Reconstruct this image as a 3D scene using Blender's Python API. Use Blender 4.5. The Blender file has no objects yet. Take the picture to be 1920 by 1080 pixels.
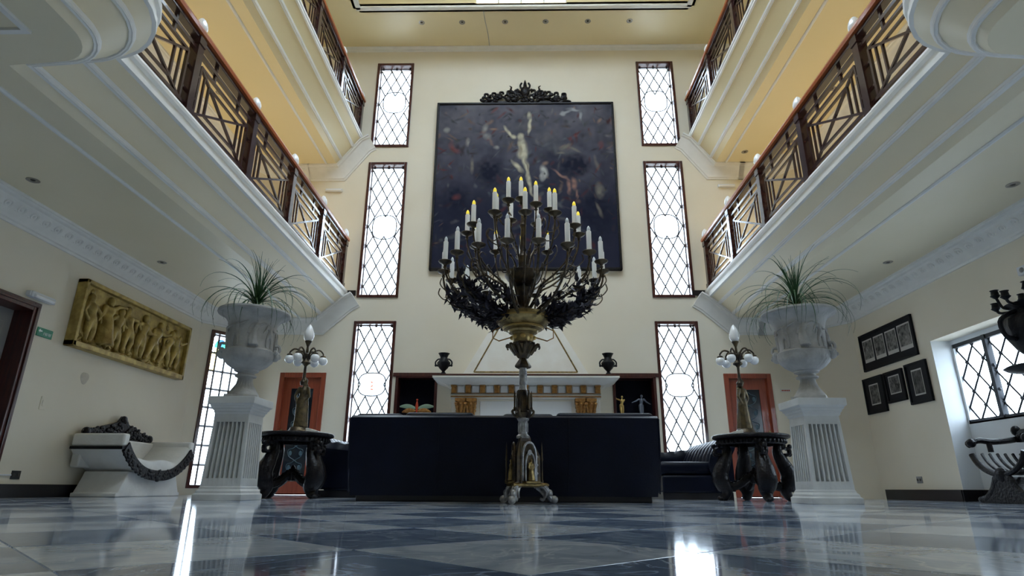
import bpy, bmesh, math, random
import numpy as np
from mathutils import Vector, Matrix
random.seed(7); rng = np.random.default_rng(7)
PI = math.pi
SC = bpy.context.scene
C = SC.collection

# ------------------------------------------------------------------ camera
F, TH, CAMZ = 1118.0, math.atan(376 / 1118.0), 0.124
psi = math.atan(23.0 / (F * math.cos(TH) + 376 * math.sin(TH)))
fw = Vector((0, math.cos(TH), math.sin(TH))); up = Vector((0, -math.sin(TH), math.cos(TH))); rt = Vector((1, 0, 0))
RZ = Matrix.Rotation(psi, 3, 'Z')
fw, up, rt = RZ @ fw, RZ @ up, RZ @ rt
rr = math.radians(0.33)
rt, up = math.cos(rr) * rt + math.sin(rr) * up, math.cos(rr) * up - math.sin(rr) * rt
cam = bpy.data.cameras.new('camera'); camo = bpy.data.objects.new('camera', cam); C.objects.link(camo)
camo.matrix_world = Matrix(((rt.x, up.x, -fw.x, 0), (rt.y, up.y, -fw.y, 0), (rt.z, up.z, -fw.z, CAMZ), (0, 0, 0, 1)))
cam.sensor_width = 36.0; cam.sensor_fit = 'HORIZONTAL'; cam.lens = F / 1920 * 36; cam.clip_start = 0.02; cam.clip_end = 400
SC.camera = camo

# ------------------------------------------------------------------ sky, exposure, daylight
W = bpy.data.worlds.new('overcast_sky'); SC.world = W; W.use_nodes = True
bg = W.node_tree.nodes['Background']; bg.inputs[0].default_value = (0.75, 0.88, 1.0, 1); bg.inputs[1].default_value = 12.0
SC.view_settings.view_transform = 'Standard'; SC.view_settings.look = 'None'
SC.view_settings.gamma = 1.0; SC.view_settings.use_curve_mapping = False
SC.view_settings.exposure = 0.12
SC.cycles.use_denoising = True
SC.cycles.max_bounces = 10; SC.cycles.diffuse_bounces = 6; SC.cycles.glossy_bounces = 4
SC.cycles.transparent_max_bounces = 12; SC.cycles.sample_clamp_indirect = 6.0
def portal(loc, size, direction):
    """a window opening that lets the sky in (sampling portal)"""
    l = bpy.data.lights.new('daylight', 'AREA'); l.shape = 'RECTANGLE'; l.size, l.size_y = size
    l.cycles.is_portal = True
    o = bpy.data.objects.new('daylight', l); C.objects.link(o); o.location = loc
    o.rotation_euler = Vector(direction).to_track_quat('-Z', 'Y').to_euler()
def lamp(loc, power, col=(1, .78, .5), radius=.06, kind='POINT', spot=100, target=None):
    l = bpy.data.lights.new('lamp', kind); l.energy = power; l.color = col; l.shadow_soft_size = radius
    if kind == 'SPOT': l.spot_size = math.radians(spot); l.spot_blend = .8
    o = bpy.data.objects.new('lamp', l); C.objects.link(o); o.location = loc
    return o

# ------------------------------------------------------------------ materials
MATS = {}
def mat(name, col, rough=.6, metal=0., col2=None, nscale=6., bump=0., bscale=40., spec=.5, coat=0., detail=4., stretch=None, rnd=0., emit=None):
    m = bpy.data.materials.new(name); m.use_nodes = True
    nt = m.node_tree; N = nt.nodes; L = nt.links
    b = N['Principled BSDF']
    b.inputs['Base Color'].default_value = (*col, 1); b.inputs['Roughness'].default_value = rough
    b.inputs['Metallic'].default_value = metal; b.inputs['Specular IOR Level'].default_value = spec
    b.inputs['Coat Weight'].default_value = coat; b.inputs['Coat Roughness'].default_value = .06
    tc = None
    def coords():
        nonlocal tc
        if tc is None:
            t = N.new('ShaderNodeTexCoord'); tc = t.outputs['Object']
            if stretch:
                mp = N.new('ShaderNodeMapping'); mp.inputs['Scale'].default_value = stretch
                L.new(tc, mp.inputs['Vector']); tc = mp.outputs[0]
        return tc
    if col2:
        n = N.new('ShaderNodeTexNoise'); n.inputs['Scale'].default_value = nscale; n.inputs['Detail'].default_value = detail
        L.new(coords(), n.inputs['Vector'])
        r = N.new('ShaderNodeValToRGB'); r.color_ramp.elements[0].position = .35; r.color_ramp.elements[1].position = .68
        r.color_ramp.elements[0].color = (*col, 1); r.color_ramp.elements[1].color = (*col2, 1)
        L.new(n.outputs['Fac'], r.inputs[0]); L.new(r.outputs[0], b.inputs['Base Color'])
    if bump:
        n2 = N.new('ShaderNodeTexNoise'); n2.inputs['Scale'].default_value = bscale; n2.inputs['Detail'].default_value = 3
        L.new(coords(), n2.inputs['Vector'])
        bp = N.new('ShaderNodeBump'); bp.inputs['Strength'].default_value = bump; bp.inputs['Distance'].default_value = .02
        L.new(n2.outputs['Fac'], bp.inputs['Height']); L.new(bp.outputs[0], b.inputs['Normal'])
    if emit:
        b.inputs['Emission Color'].default_value = (*emit[0], 1); b.inputs['Emission Strength'].default_value = emit[1]
    MATS[name] = m
    return m
mat('wall_paint', (.80, .735, .60), .75, col2=(.83, .77, .645), nscale=1.2, bump=.04, bscale=60)
mat('soffit_paint_greyed', (.80, .72, .53), .42, col2=(.83, .75, .57), nscale=.8, bump=.015, bscale=30)  # same soffit paint, greyed for the dim daylight under the lower galleries
mat('bay_paint_daylit', (.80, .83, .86), .7)  # pale blue window light put into the bay wall colour
mat('old_bronze', (.07, .055, .035), .4, .7, col2=(.16, .12, .06), nscale=20, bump=.2, bscale=50)
mat('soffit_paint_warmed', (.83, .71, .43), .36, col2=(.86, .74, .47), nscale=.8, bump=.015, bscale=30)  # same soffit paint, yellowed for the warm light of the upper galleries
mat('white_trim', (.86, .85, .82), .5, col2=(.80, .79, .76), nscale=5)
mat('mahogany', (.045, .010, .009), .3, col2=(.085, .018, .012), nscale=9, stretch=(6, 6, .6), coat=.3)
mat('handrail_wood', (.36, .085, .022), .28, col2=(.45, .12, .03), nscale=8, stretch=(5, .5, 5), coat=.4)
mat('rail_wood', (.030, .010, .010), .25, col2=(.045, .014, .012), nscale=7, coat=.4)
mat('red_door_wood', (.25, .045, .022), .35, col2=(.33, .07, .03), nscale=7, stretch=(6, 6, .5), coat=.3)
mat('black_base', (.012, .010, .012), .3)
mat('bronze', (.045, .036, .032), .42, .75, col2=(.13, .095, .05), nscale=14, bump=.15, bscale=60)
mat('brass', (.42, .31, .13), .36, .9, col2=(.16, .11, .05), nscale=18, bump=.12, bscale=50)
mat('pewter', (.50, .50, .50), .38, .7, col2=(.20, .20, .21), nscale=22, bump=.1, bscale=60)
mat('dark_leaf_metal', (.020, .018, .028), .5, .5, col2=(.05, .04, .05), nscale=20)
mat('candle_white', (.95, .95, .93), .4)
MATS['candle_white'].node_tree.nodes['Principled BSDF'].inputs['Subsurface Weight'].default_value = .7
MATS['candle_white'].node_tree.nodes['Principled BSDF'].inputs['Subsurface Radius'].default_value = (.05, .05, .05)
mat('yellow_tip', (.90, .72, .08), .4, emit=((1, .78, .05), .55))
mat('clear_tip', (.85, .90, .95), .2)
mat('leather', (.002, .0035, .011), .42, col2=(.003, .005, .016), nscale=5, bump=.10, bscale=55, spec=.2)
mat('stone', (.33, .325, .31), .7, col2=(.47, .465, .45), nscale=7, bump=.25, bscale=35)
mat('plinth_white', (.52, .52, .50), .6, col2=(.62, .62, .60), nscale=4, bump=.08, bscale=40)
mat('carved_dark', (.006, .005, .006), .34, col2=(.013, .010, .011), nscale=20, bump=.4, bscale=35, spec=.24)
mat('upholstery_white', (.80, .79, .76), .65, col2=(.72, .71, .68), nscale=6, bump=.1, bscale=25)
mat('relief_gold', (.50, .37, .11), .42, .35, col2=(.25, .17, .045), nscale=9, bump=.25, bscale=45)
mat('opal_glass', (.93, .94, .96), .12, coat=.5)
mat('gilt', (.50, .26, .07), .4, .45, col2=(.30, .13, .04), nscale=25, bump=.35, bscale=50)
mat('mantel_white', (.84, .80, .72), .5, col2=(.88, .86, .80), nscale=5)
mat('tile_panel', (.80, .82, .85), .35)
mat('black_metal', (.008, .008, .010), .45, 0, bump=.3, bscale=40, spec=.22)
mat('iron', (.025, .028, .035), .5, .4)
mat('lead', (.16, .16, .17), .5, .4)
mat('leaf_green', (.015, .065, .018), .4, col2=(.04, .11, .03), nscale=5)
mat('bark', (.22, .20, .09), .8, bump=.5, bscale=30)
mat('soil', (.06, .045, .03), .95, bump=.6, bscale=40)
mat('dark_interior', (.005, .005, .010), .7, spec=.08)
mat('dark_glass', (.008, .014, .022), .15)
mat('arabesque', (.05, .10, .13), .3)
mat('paper', (.78, .76, .70), .7)
mat('print_black', (.012, .012, .014), .6, spec=.15)
mat('sign_green', (.0, .20, .10), .4)
mat('sign_white', (.85, .92, .88), .5)
mat('plastic_white', (.74, .76, .80), .4)
mat('socket_grey', (.30, .30, .30), .5)
mat('socket_dark', (.03, .03, .03), .5)
mat('steel_trim', (.35, .33, .30), .35, .8)
mat('lens_dark', (.05, .045, .04), .3)
mat('red_enamel', (.55, .06, .02), .4)
mat('wing_glass', (.30, .42, .30), .3)
mat('gold', (.62, .42, .14), .35, .7)
mat('grey_metal', (.16, .18, .22), .45, .4)
mat('stain_red', (.75, .30, .22), .4)
mat('stain_green', (.06, .42, .28), .3)
mat('stain_blue', (.12, .25, .45), .3)
mat('ground_pale', (.45, .44, .42), .9)
mat('damp_mark', (.62, .57, .48), .8)
mat('grout', (.42, .44, .47), .4)

def glass(name, tint, amt=.12):
    m = bpy.data.materials.new(name); m.use_nodes = True; nt = m.node_tree; N = nt.nodes; L = nt.links
    out = N['Material Output']; b = N['Principled BSDF']
    b.inputs['Base Color'].default_value = (*tint, 1); b.inputs['Roughness'].default_value = .15
    t = N.new('ShaderNodeBsdfTransparent'); t.inputs[0].default_value = (*tint, 1)
    mx = N.new('ShaderNodeMixShader'); mx.inputs[0].default_value = amt
    L.new(t.outputs[0], mx.inputs[1]); L.new(b.outputs[0], mx.inputs[2]); L.new(mx.outputs[0], out.inputs['Surface'])
    MATS[name] = m; return m
glass('leaded_glass', (.96, .98, 1.0)); glass('tint_green', (.25, .75, .55), .25); glass('tint_blue', (.25, .45, .8), .25)
glass('tint_red', (.95, .55, .48), .2); glass('tint_yellow', (.98, .9, .6), .2)

def marble(name, base, vein, dark):
    m = bpy.data.materials.new(name); m.use_nodes = True; nt = m.node_tree; N = nt.nodes; L = nt.links
    b = N['Principled BSDF']; b.inputs['Roughness'].default_value = .07; b.inputs['Specular IOR Level'].default_value = .6
    tc = N.new('ShaderNodeTexCoord'); oi = N.new('ShaderNodeObjectInfo')
    mp = N.new('ShaderNodeMapping'); L.new(tc.outputs['Object'], mp.inputs[0])
    cx = N.new('ShaderNodeCombineXYZ'); L.new(oi.outputs['Random'], cx.inputs[2])
    sc = N.new('ShaderNodeVectorMath'); sc.operation = 'SCALE'; sc.inputs['Scale'].default_value = 37.0
    L.new(cx.outputs[0], sc.inputs[0]); L.new(sc.outputs[0], mp.inputs['Location'])
    n1 = N.new('ShaderNodeTexNoise'); n1.inputs['Scale'].default_value = 4.2; n1.inputs['Detail'].default_value = 8; n1.inputs['Distortion'].default_value = 1.6
    L.new(mp.outputs[0], n1.inputs['Vector'])
    r = N.new('ShaderNodeValToRGB'); e = r.color_ramp.elements
    e[0].position = .3; e[0].color = (*dark, 1); e[1].position = .62; e[1].color = (*base, 1)
    L.new(n1.outputs['Fac'], r.inputs[0])
    n2 = N.new('ShaderNodeTexNoise'); n2.inputs['Scale'].default_value = 3.2; n2.inputs['Detail'].default_value = 6; n2.inputs['Distortion'].default_value = 2.4
    L.new(mp.outputs[0], n2.inputs['Vector'])
    r2 = N.new('ShaderNodeValToRGB'); q = r2.color_ramp.elements
    q[0].position = .47; q[0].color = (0, 0, 0, 1); q[1].position = .5; q[1].color = (1, 1, 1, 1)
    q2 = q.new(.53); q2.color = (0, 0, 0, 1)
    L.new(n2.outputs['Fac'], r2.inputs[0])
    mx = N.new('ShaderNodeMix'); mx.data_type = 'RGBA'
    mu = N.new('ShaderNodeMath'); mu.operation = 'MULTIPLY'; mu.inputs[1].default_value = .8
    L.new(r2.outputs[0], mu.inputs[0]); L.new(mu.outputs[0], mx.inputs['Factor'])
    L.new(r.outputs[0], mx.inputs[6]); mx.inputs[7].default_value = (*vein, 1)
    L.new(mx.outputs[2], b.inputs['Base Color'])
    MATS[name] = m; return m
marble('marble_light', (.74, .78, .84), (.88, .90, .93), (.42, .47, .55))
marble('marble_dark', (.23, .30, .42), (.55, .62, .71), (.09, .13, .215))

def vcol(name, rough=.5):
    m = bpy.data.materials.new(name); m.use_nodes = True; nt = m.node_tree
    a = nt.nodes.new('ShaderNodeVertexColor'); a.layer_name = 'col'
    b = nt.nodes['Principled BSDF']; b.inputs['Roughness'].default_value = rough
    b.inputs['Specular IOR Level'].default_value = .12
    nt.links.new(a.outputs[0], b.inputs['Base Color']); MATS[name] = m
vcol('painted_canvas', .7); vcol('printed_paper', .6)

# ------------------------------------------------------------------ mesh helpers
class MB:
    def __init__(s): s.v = []; s.f = []; s.mi = []; s.cur = 0
    def add(s, vs, fs, M=None):
        o = len(s.v)
        if M is not None: vs = [tuple(M @ Vector(p)) for p in vs]
        s.v += [tuple(p) for p in vs]; s.f += [tuple(i + o for i in f) for f in fs]; s.mi += [s.cur] * len(fs)
        return s
    def box(s, x0, x1, y0, y1, z0, z1, M=None):
        v = [(x, y, z) for z in (z0, z1) for y in (y0, y1) for x in (x0, x1)]
        return s.add(v, [(0, 2, 3, 1), (4, 5, 7, 6), (0, 1, 5, 4), (2, 6, 7, 3), (0, 4, 6, 2), (1, 3, 7, 5)], M)
    def lathe(s, prof, n=32, mod=None, M=None, c=(0, 0)):
        vs, fs = [], []
        for k, (r, z) in enumerate(prof):
            for i in range(n):
                a = 2 * PI * i / n; q = r * (mod(a, k, z) if mod else 1)
                vs.append((c[0] + q * math.cos(a), c[1] + q * math.sin(a), z))
        for k in range(len(prof) - 1):
            for i in range(n):
                j = (i + 1) % n
                fs.append((k * n + i, k * n + j, (k + 1) * n + j, (k + 1) * n + i))
        if prof[0][0] > 1e-4: fs.append(tuple(reversed(range(n))))
        if prof[-1][0] > 1e-4: fs.append(tuple(range((len(prof) - 1) * n, len(prof) * n)))
        return s.add(vs, fs, M)
    def tube(s, pts, r, n=8, M=None, flat=None):
        P = [Vector(p) for p in pts]; m = len(P)
        R = list(r) if isinstance(r, list) else [r] * m
        if len(R) != m: R = [R[round(k * (len(R) - 1) / (m - 1))] for k in range(m)]
        vs, fs = [], []
        t0 = (P[1] - P[0]).normalized()
        nrm = t0.orthogonal().normalized()
        if flat is not None:
            nrm = (Vector(flat) - t0 * t0.dot(Vector(flat))).normalized()
        prev = t0
        for k in range(m):
            t = (P[min(k + 1, m - 1)] - P[max(k - 1, 0)]).normalized()
            q = prev.rotation_difference(t); nrm = (q @ nrm).normalized(); prev = t
            b = t.cross(nrm)
            ra, rb = (R[k] if isinstance(R[k], (tuple, list)) else (R[k], R[k]))
            for i in range(n):
                a = 2 * PI * i / n + (PI / 4 if n == 4 else 0)
                vs.append(tuple(P[k] + nrm * (math.cos(a) * ra) + b * (math.sin(a) * rb)))
        for k in range(m - 1):
            for i in range(n):
                j = (i + 1) % n
                fs.append((k * n + i, k * n + j, (k + 1) * n + j, (k + 1) * n + i))
        fs.append(tuple(reversed(range(n)))); fs.append(tuple(range((m - 1) * n, m * n)))
        return s.add(vs, fs, M)
    def ball(s, c, r, nu=12, nv=8, M=None, rot=None):
        rx, ry, rz = r if isinstance(r, (tuple, list)) else (r, r, r)
        vs, fs = [(0, 0, -rz)], []
        for k in range(1, nv):
            a = -PI / 2 + PI * k / nv
            for i in range(nu):
                b = 2 * PI * i / nu
                vs.append((rx * math.cos(a) * math.cos(b), ry * math.cos(a) * math.sin(b), rz * math.sin(a)))
        vs.append((0, 0, rz)); e = len(vs) - 1
        for i in range(nu):
            j = (i + 1) % nu
            fs.append((0, 1 + j, 1 + i)); fs.append((e, e - nu + i, e - nu + j))
            for k in range(nv - 2):
                fs.append((1 + k * nu + i, 1 + k * nu + j, 1 + (k + 1) * nu + j, 1 + (k + 1) * nu + i))
        T = Matrix.Translation(Vector(c))
        if rot is not None: T = T @ rot.to_4x4()
        if M is not None: T = M @ T
        return s.add(vs, fs, T)
    def prism(s, poly, d0, d1, axis='y', M=None):
        """poly of (a, b) extruded along axis: y -> (a, d, b); x -> (d, a, b); z -> (a, b, d)"""
        n = len(poly)
        f = {'y': lambda p, d: (p[0], d, p[1]), 'x': lambda p, d: (d, p[0], p[1]), 'z': lambda p, d: (p[0], p[1], d)}[axis]
        vs = [f(p, d0) for p in poly] + [f(p, d1) for p in poly]
        fs = [tuple(range(n)), tuple(reversed(range(n, 2 * n)))] + [(i, i + n, (i + 1) % n + n, (i + 1) % n) for i in range(n)]
        return s.add(vs, fs, M)
    def rings(s, rings, closed=True, cap=False, M=None):
        n = len(rings[0]); vs = [p for r in rings for p in r]; fs = []
        for k in range(len(rings) - 1):
            for i in range(n if closed else n - 1):
                j = (i + 1) % n
                fs.append((k * n + i, k * n + j, (k + 1) * n + j, (k + 1) * n + i))
        if cap: fs.append(tuple(reversed(range(n)))); fs.append(tuple(range((len(rings) - 1) * n, len(rings) * n)))
        return s.add(vs, fs, M)
    def mesh(s, name, mats, smooth=38):
        me = bpy.data.meshes.new(name); me.from_pydata(s.v, [], s.f); me.validate(); 
        for m in (mats if isinstance(mats, (list, tuple)) else [mats]): me.materials.append(MATS[m])
        if len(me.polygons) == len(s.mi): me.polygons.foreach_set('material_index', s.mi)
        bm = bmesh.new(); bm.from_mesh(me); bmesh.ops.recalc_face_normals(bm, faces=bm.faces); bm.to_mesh(me); bm.free()
        if smooth:
            me.polygons.foreach_set('use_smooth', [True] * len(me.polygons)); me.set_sharp_from_angle(angle=math.radians(smooth))
        return me
def link(name, me, parent=None, loc=(0, 0, 0), rot=(0, 0, 0)):
    o = bpy.data.objects.new(name, me); C.objects.link(o); o.location = loc; o.rotation_euler = rot
    if parent is not None: o.parent = parent
    return o
def obj(name, mb, mats, parent=None, smooth=38, bevel=0, seg=2, loc=(0, 0, 0), rot=(0, 0, 0), label=None):
    o = link(name, mb.mesh(name, mats, smooth), parent, loc, rot)
    if bevel:
        b = o.modifiers.new('bevel', 'BEVEL'); b.width = bevel; b.segments = seg; b.limit_method = 'ANGLE'; b.angle_limit = math.radians(40); b.harden_normals = False
    if label: o['label'] = label
    return o
def tag(o, label, cat=None, group=None, kind=None):
    o['label'] = label
    if cat: o['category'] = cat
    if group: o['group'] = group
    if kind: o['kind'] = kind
    return o
def thing(name, label, cat, loc=(0, 0, 0), rz=0, group=None, kind=None):
    o = bpy.data.objects.new(name, None); C.objects.link(o); o.location = loc; o.rotation_euler = (0, 0, rz); o.empty_display_size = .1
    return tag(o, label, cat, group, kind)
def struct(name, mb, mats, label, smooth=38, bevel=0, parent=None, cat=None):
    o = obj(name, mb, mats, parent, smooth, bevel); tag(o, label, cat or name.split('_')[0], kind='structure'); return o
def copy_tree(o, parent=None):
    c = o.copy(); C.objects.link(c)
    if parent is not None: c.parent = parent
    for ch in list(o.children): copy_tree(ch, c)
    return c
def bez(p, n=16):
    """Catmull-Rom through points"""
    P = [Vector(q) for q in p]; P = [P[0] * 2 - P[1]] + P + [P[-1] * 2 - P[-2]]; out = []
    seg = len(P) - 3
    for k in range(seg):
        m = max(2, n // seg)
        for i in range(m + (1 if k == seg - 1 else 0)):
            t = i / m; a, b, c, d = P[k:k + 4]
            out.append(.5 * ((2 * b) + (c - a) * t + (2 * a - 5 * b + 4 * c - d) * t * t + (3 * b - a - 3 * c + d) * t ** 3))
    return out
def blob(name, mb, voxel=.012, smooth_it=3):
    """merge overlapping volumes into one continuous skin"""
    me = bpy.data.meshes.new(name); me.from_pydata(mb.v, [], mb.f)
    o = bpy.data.objects.new(name, me); C.objects.link(o)
    r = o.modifiers.new('r', 'REMESH'); r.mode = 'VOXEL'; r.voxel_size = voxel
    if smooth_it: sm = o.modifiers.new('s', 'SMOOTH'); sm.iterations = smooth_it; sm.factor = .5
    dg = bpy.context.evaluated_depsgraph_get(); dg.update()
    out = bpy.data.meshes.new_from_object(o.evaluated_get(dg)); bpy.data.objects.remove(o)
    out.polygons.foreach_set('use_smooth', [True] * len(out.polygons)); out.name = name
    return out
def limb(mb, pts, rad, n=8):
    mb.tube(pts, rad, n)
    for p, r in zip(pts, rad): mb.ball(p, r, 8, 6)

# ================================================================== SETTING
XW, YF, ZC = 5.55, 10.7, 9.28      # side walls, far wall, top ceiling
YB = -4.2                          # wall behind the camera
def clip(poly, rect):
    x0, x1, y0, y1 = rect
    for ax, lim, sg in ((0, x0, 1), (0, x1, -1), (1, y0, 1), (1, y1, -1)):
        out = []
        for i in range(len(poly)):
            a, b = poly[i - 1], poly[i]; da, db = sg * (a[ax] - lim), sg * (b[ax] - lim)
            if (da >= 0) != (db >= 0):
                t = da / (da - db); out.append((a[0] + (b[0] - a[0]) * t, a[1] + (b[1] - a[1]) * t))
            if db >= 0: out.append(b)
        poly = out
        if len(poly) < 3: return []
    return poly
def wallgrid(mb, u0, u1, z0, z1, holes, t, M):
    """wall in local u, z with y 0 (room face) .. t, openings left out"""
    us = sorted({u0, u1, *[h[0] for h in holes], *[h[1] for h in holes]}); zs = sorted({z0, z1, *[h[2] for h in holes], *[h[3] for h in holes]})
    def solid(i, k):
        if i < 0 or k < 0 or i >= len(us) - 1 or k >= len(zs) - 1: return False
        u, z = (us[i] + us[i + 1]) / 2, (zs[k] + zs[k + 1]) / 2
        return not any(h[0] < u < h[1] and h[2] < z < h[3] for h in holes)
    for i in range(len(us) - 1):
        for k in range(len(zs) - 1):
            if not solid(i, k): continue
            a, b, c, d = us[i], us[i + 1], zs[k], zs[k + 1]
            for y in (0, t): mb.add([(a, y, c), (b, y, c), (b, y, d), (a, y, d)], [(0, 1, 2, 3)], M)
            if not solid(i - 1, k): mb.add([(a, 0, c), (a, t, c), (a, t, d), (a, 0, d)], [(0, 1, 2, 3)], M)
            if not solid(i + 1, k): mb.add([(b, 0, c), (b, t, c), (b, t, d), (b, 0, d)], [(0, 1, 2, 3)], M)
            if not solid(i, k - 1): mb.add([(a, 0, c), (b, 0, c), (b, t, c), (a, t, c)], [(0, 1, 2, 3)], M)
            if not solid(i, k + 1): mb.add([(a, 0, d), (b, 0, d), (b, t, d), (a, t, d)], [(0, 1, 2, 3)], M)
def frame_at(x, y, a, z=0): return Matrix.Translation((x, y, z)) @ Matrix.Rotation(a, 4, 'Z')

# ---- floor of marble tiles laid on the diagonal
fb = MB(); fb.box(-XW - .6, XW + .8, YB - .2, YF + .3, -.12, -.004)
floor = struct('floor', fb, 'grout', 'polished marble floor of pale and blue-grey tiles laid on the diagonal', smooth=0)
A = .3665
def tile_mesh(m):
    b = MB(); t, l = A - .0035, A - .001
    b.add([(t, 0, 0), (0, t, 0), (-t, 0, 0), (0, -t, 0), (l, 0, -.005), (0, l, -.005), (-l, 0, -.005), (0, -l, -.005)],
          [(0, 1, 2, 3), (4, 5, 1, 0), (5, 6, 2, 1), (6, 7, 3, 2), (7, 4, 0, 3)])
    return b.mesh('tile', m, 0)
TM = {0: tile_mesh('marble_light'), 1: tile_mesh('marble_dark')}
cells = []
for i in range(-17, 18):
    for j in range(-16, 27):
        if (i + j) % 2: continue
        x, y = .01 + i * A, 1.36 + j * A
        if abs(x) > XW + .3 or y < YB or y > YF + .2: continue
        seen = y > .55 and abs(x) < .98 * y + .5 and abs(x) < XW - A and y < YF - A
        cells.append((0 if seen else 1, x * x + y * y, x, y, i % 2))
cells.sort()
rest = {0: MB(), 1: MB()}
for n, (s, d, x, y, k) in enumerate(cells):
    if n < 298 and s == 0:
        o = link('tile', TM[k], floor, (x, y, 0), (random.uniform(-.0007, .0007), random.uniform(-.0007, .0007), random.choice((0, PI / 2, PI, -PI / 2))))
    else:
        p = clip([(x + A - .002, y), (x, y + A - .002), (x - A + .002, y), (x, y - A + .002)], (-XW, XW, YB, YF))
        if p: rest[k].prism(p, -.005, 0, 'z')
for k, m in ((0, 'marble_light'), (1, 'marble_dark')):
    o = obj('far_tiles', rest[k], m, floor, smooth=0); o['kind'] = 'stuff'

# ---- openings
WX = {-1: (-3.15, -2.36), 1: (2.43, 3.22)}                # window columns (frame outside)
WZ = [(.55, 3.07), (3.53, 6.43), (6.79, 8.87)]
far_holes = [(x0 + .02, x1 - .02, z0 + .02, z1 - .02) for (x0, x1) in WX.values() for (z0, z1) in WZ]
NICHE = [(-2.30, -1.54), (1.60, 2.38)]
far_holes += [(a, b, .3, 2.06) for a, b in NICHE]
FDOOR = [(-4.41, -3.57), (3.59, 4.43)]
far_holes += [(a + .03, b - .03, 0, 2.07) for a, b in FDOOR]
CX = 4.93
wb = MB(); wallgrid(wb, -CX, CX, 0, ZC, far_holes, .28, frame_at(0, YF, 0))
struct('wall_far', wb, 'wall_paint', 'tall cream far wall with six leaded windows around the large painting', smooth=0)
# canted corner walls
CA = math.atan2(YF - 9.85, XW - CX); CLEN = math.hypot(YF - 9.85, XW - CX)
LWIN = (.20, .93, .10, 2.73)
ML = frame_at(-XW, 9.85, CA)
wb = MB(); wallgrid(wb, 0, CLEN, 0, ZC, [(LWIN[0] + .02, LWIN[1] - .02, LWIN[2] + .02, LWIN[3] - .02)], .25, ML)
struct('wall_corner_left', wb, 'wall_paint', 'narrow slanted cream wall holding the stained glass window', smooth=0)
MR = frame_at(CX, YF, -CA)
wb = MB(); wallgrid(wb, 0, CLEN, 0, ZC, [], .25, MR)
struct('wall_corner_right', wb, 'wall_paint', 'narrow slanted cream wall between red door and framed prints', smooth=0)
# left wall (local u runs +Y, outward is -X)
MLW = frame_at(-XW, 0, PI / 2)
LDOOR = (5.42, 6.46, 0, 2.10)
wb = MB(); wallgrid(wb, YB, 9.85, 0, ZC, [(LDOOR[0] + .05, LDOOR[1] - .05, 0, LDOOR[3] - .05)], .25, MLW)
struct('wall_left', wb, 'wall_paint', 'cream side wall with the gilded relief and dark doorway', smooth=0)
# right wall (local u runs -Y, outward is +X)
MRW = frame_at(XW, 0, -PI / 2)
NW = (-3.0, -1.3, .75, 1.85)                          # added plain window, out of view, brings light from the front right
RY0, RY1, RZT, RD = 5.7, 8.04, 2.06, .26
wb = MB(); wallgrid(wb, -9.85, -YB, 0, ZC, [(-RY1, -RY0, 0, RZT), NW], RD, MRW)
RW = (-8.0, -5.8, .97, 2.0)                        # window in the bay (u, z)
M2 = frame_at(XW + RD, 0, -PI / 2)
struct('wall_right', wb, 'wall_paint', 'cream side wall with framed prints and a deep window bay', smooth=0)
wb = MB(); wallgrid(wb, -RY1 - .3, -RY0 + .3, 0, RZT + .3, [RW], .2, M2)
wb.box(-RY1, -RY1 + .004, -RD, 0, 0, RZT, M2)  # thin sheet giving the far jamb the same light-tinted colour
struct('wall_bay', wb, 'bay_paint_daylit', 'window bay wall with pale daylight painted in, around the iron window', smooth=0)
# wall behind the camera, with tall windows of an entrance hall
bh = []
wb = MB(); wallgrid(wb, -XW, XW, 0, ZC, bh, .25, frame_at(0, YB, PI))
struct('wall_entrance', wb, 'wall_paint', 'plain cream wall at the entrance end of the hall', smooth=0)

# ---- top ceiling, with a lantern and roof light added to light the hall
cb = MB(); TX, TY0, TY1, ZL = 3.32, .6, 9.55, 10.2
for r in ((-XW - .3, XW + .3, TY1, YF + .3), (-XW - .3, XW + .3, YB - .3, TY0), (-XW - .3, -TX, TY0, TY1), (TX, XW + .3, TY0, TY1)):
    cb.box(*r, ZC, ZC + .12)
struct('ceiling', cb, 'soffit_paint_warmed', 'cream upper ceiling with small round downlights', smooth=0)
cb = MB(); CL = (-.95, .88, ZC + .10, ZL - .15)
wallgrid(cb, -TX, TX, ZC, ZL, [CL], .1, frame_at(0, TY1, 0))
wallgrid(cb, -TX, TX, ZC, ZL, [], .1, frame_at(0, TY0, PI))
wallgrid(cb, TY0, TY1, ZC, ZL, [], .1, frame_at(-TX, 0, PI / 2)); wallgrid(cb, -TY1, -TY0, ZC, ZL, [], .1, frame_at(TX, 0, -PI / 2))
SK = (-1.9, 1.9, 2.6, 7.7)  # roof opening added out of view to daylight the hall
for r in ((-TX - .1, TX + .1, SK[3], TY1 + .1), (-TX - .1, TX + .1, TY0 - .1, SK[2]), (-TX - .1, SK[0], SK[2], SK[3]), (SK[1], TX + .1, SK[2], SK[3])):
    cb.box(*r, ZL, ZL + .1)
struct('ceiling_lantern', cb, 'soffit_paint_warmed', 'raised lantern added over the hall to carry the roof light', smooth=0, cat='ceiling')
wl = thing('window_9', 'bright lantern glazing over the painting, with an added unseen roof light above', 'window', (0, 0, 0), kind='structure')
b = MB()
for x in np.linspace(SK[0], SK[1], 5): b.box(x - .03, x + .03, SK[2], SK[3], ZL - .02, ZL + .06)
for y in np.linspace(SK[2], SK[3], 7): b.box(SK[0], SK[1], y - .03, y + .03, ZL - .02, ZL + .06)
for x in np.linspace(CL[0], CL[1], 5): b.box(x - .02, x + .02, TY1 + .02, TY1 + .06, CL[2], CL[3])
b.box(CL[0], CL[1], TY1 + .02, TY1 + .06, CL[2] - .0, CL[2] + .03)
obj('glazing_bar', b, 'white_trim', wl, 0)
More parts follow.
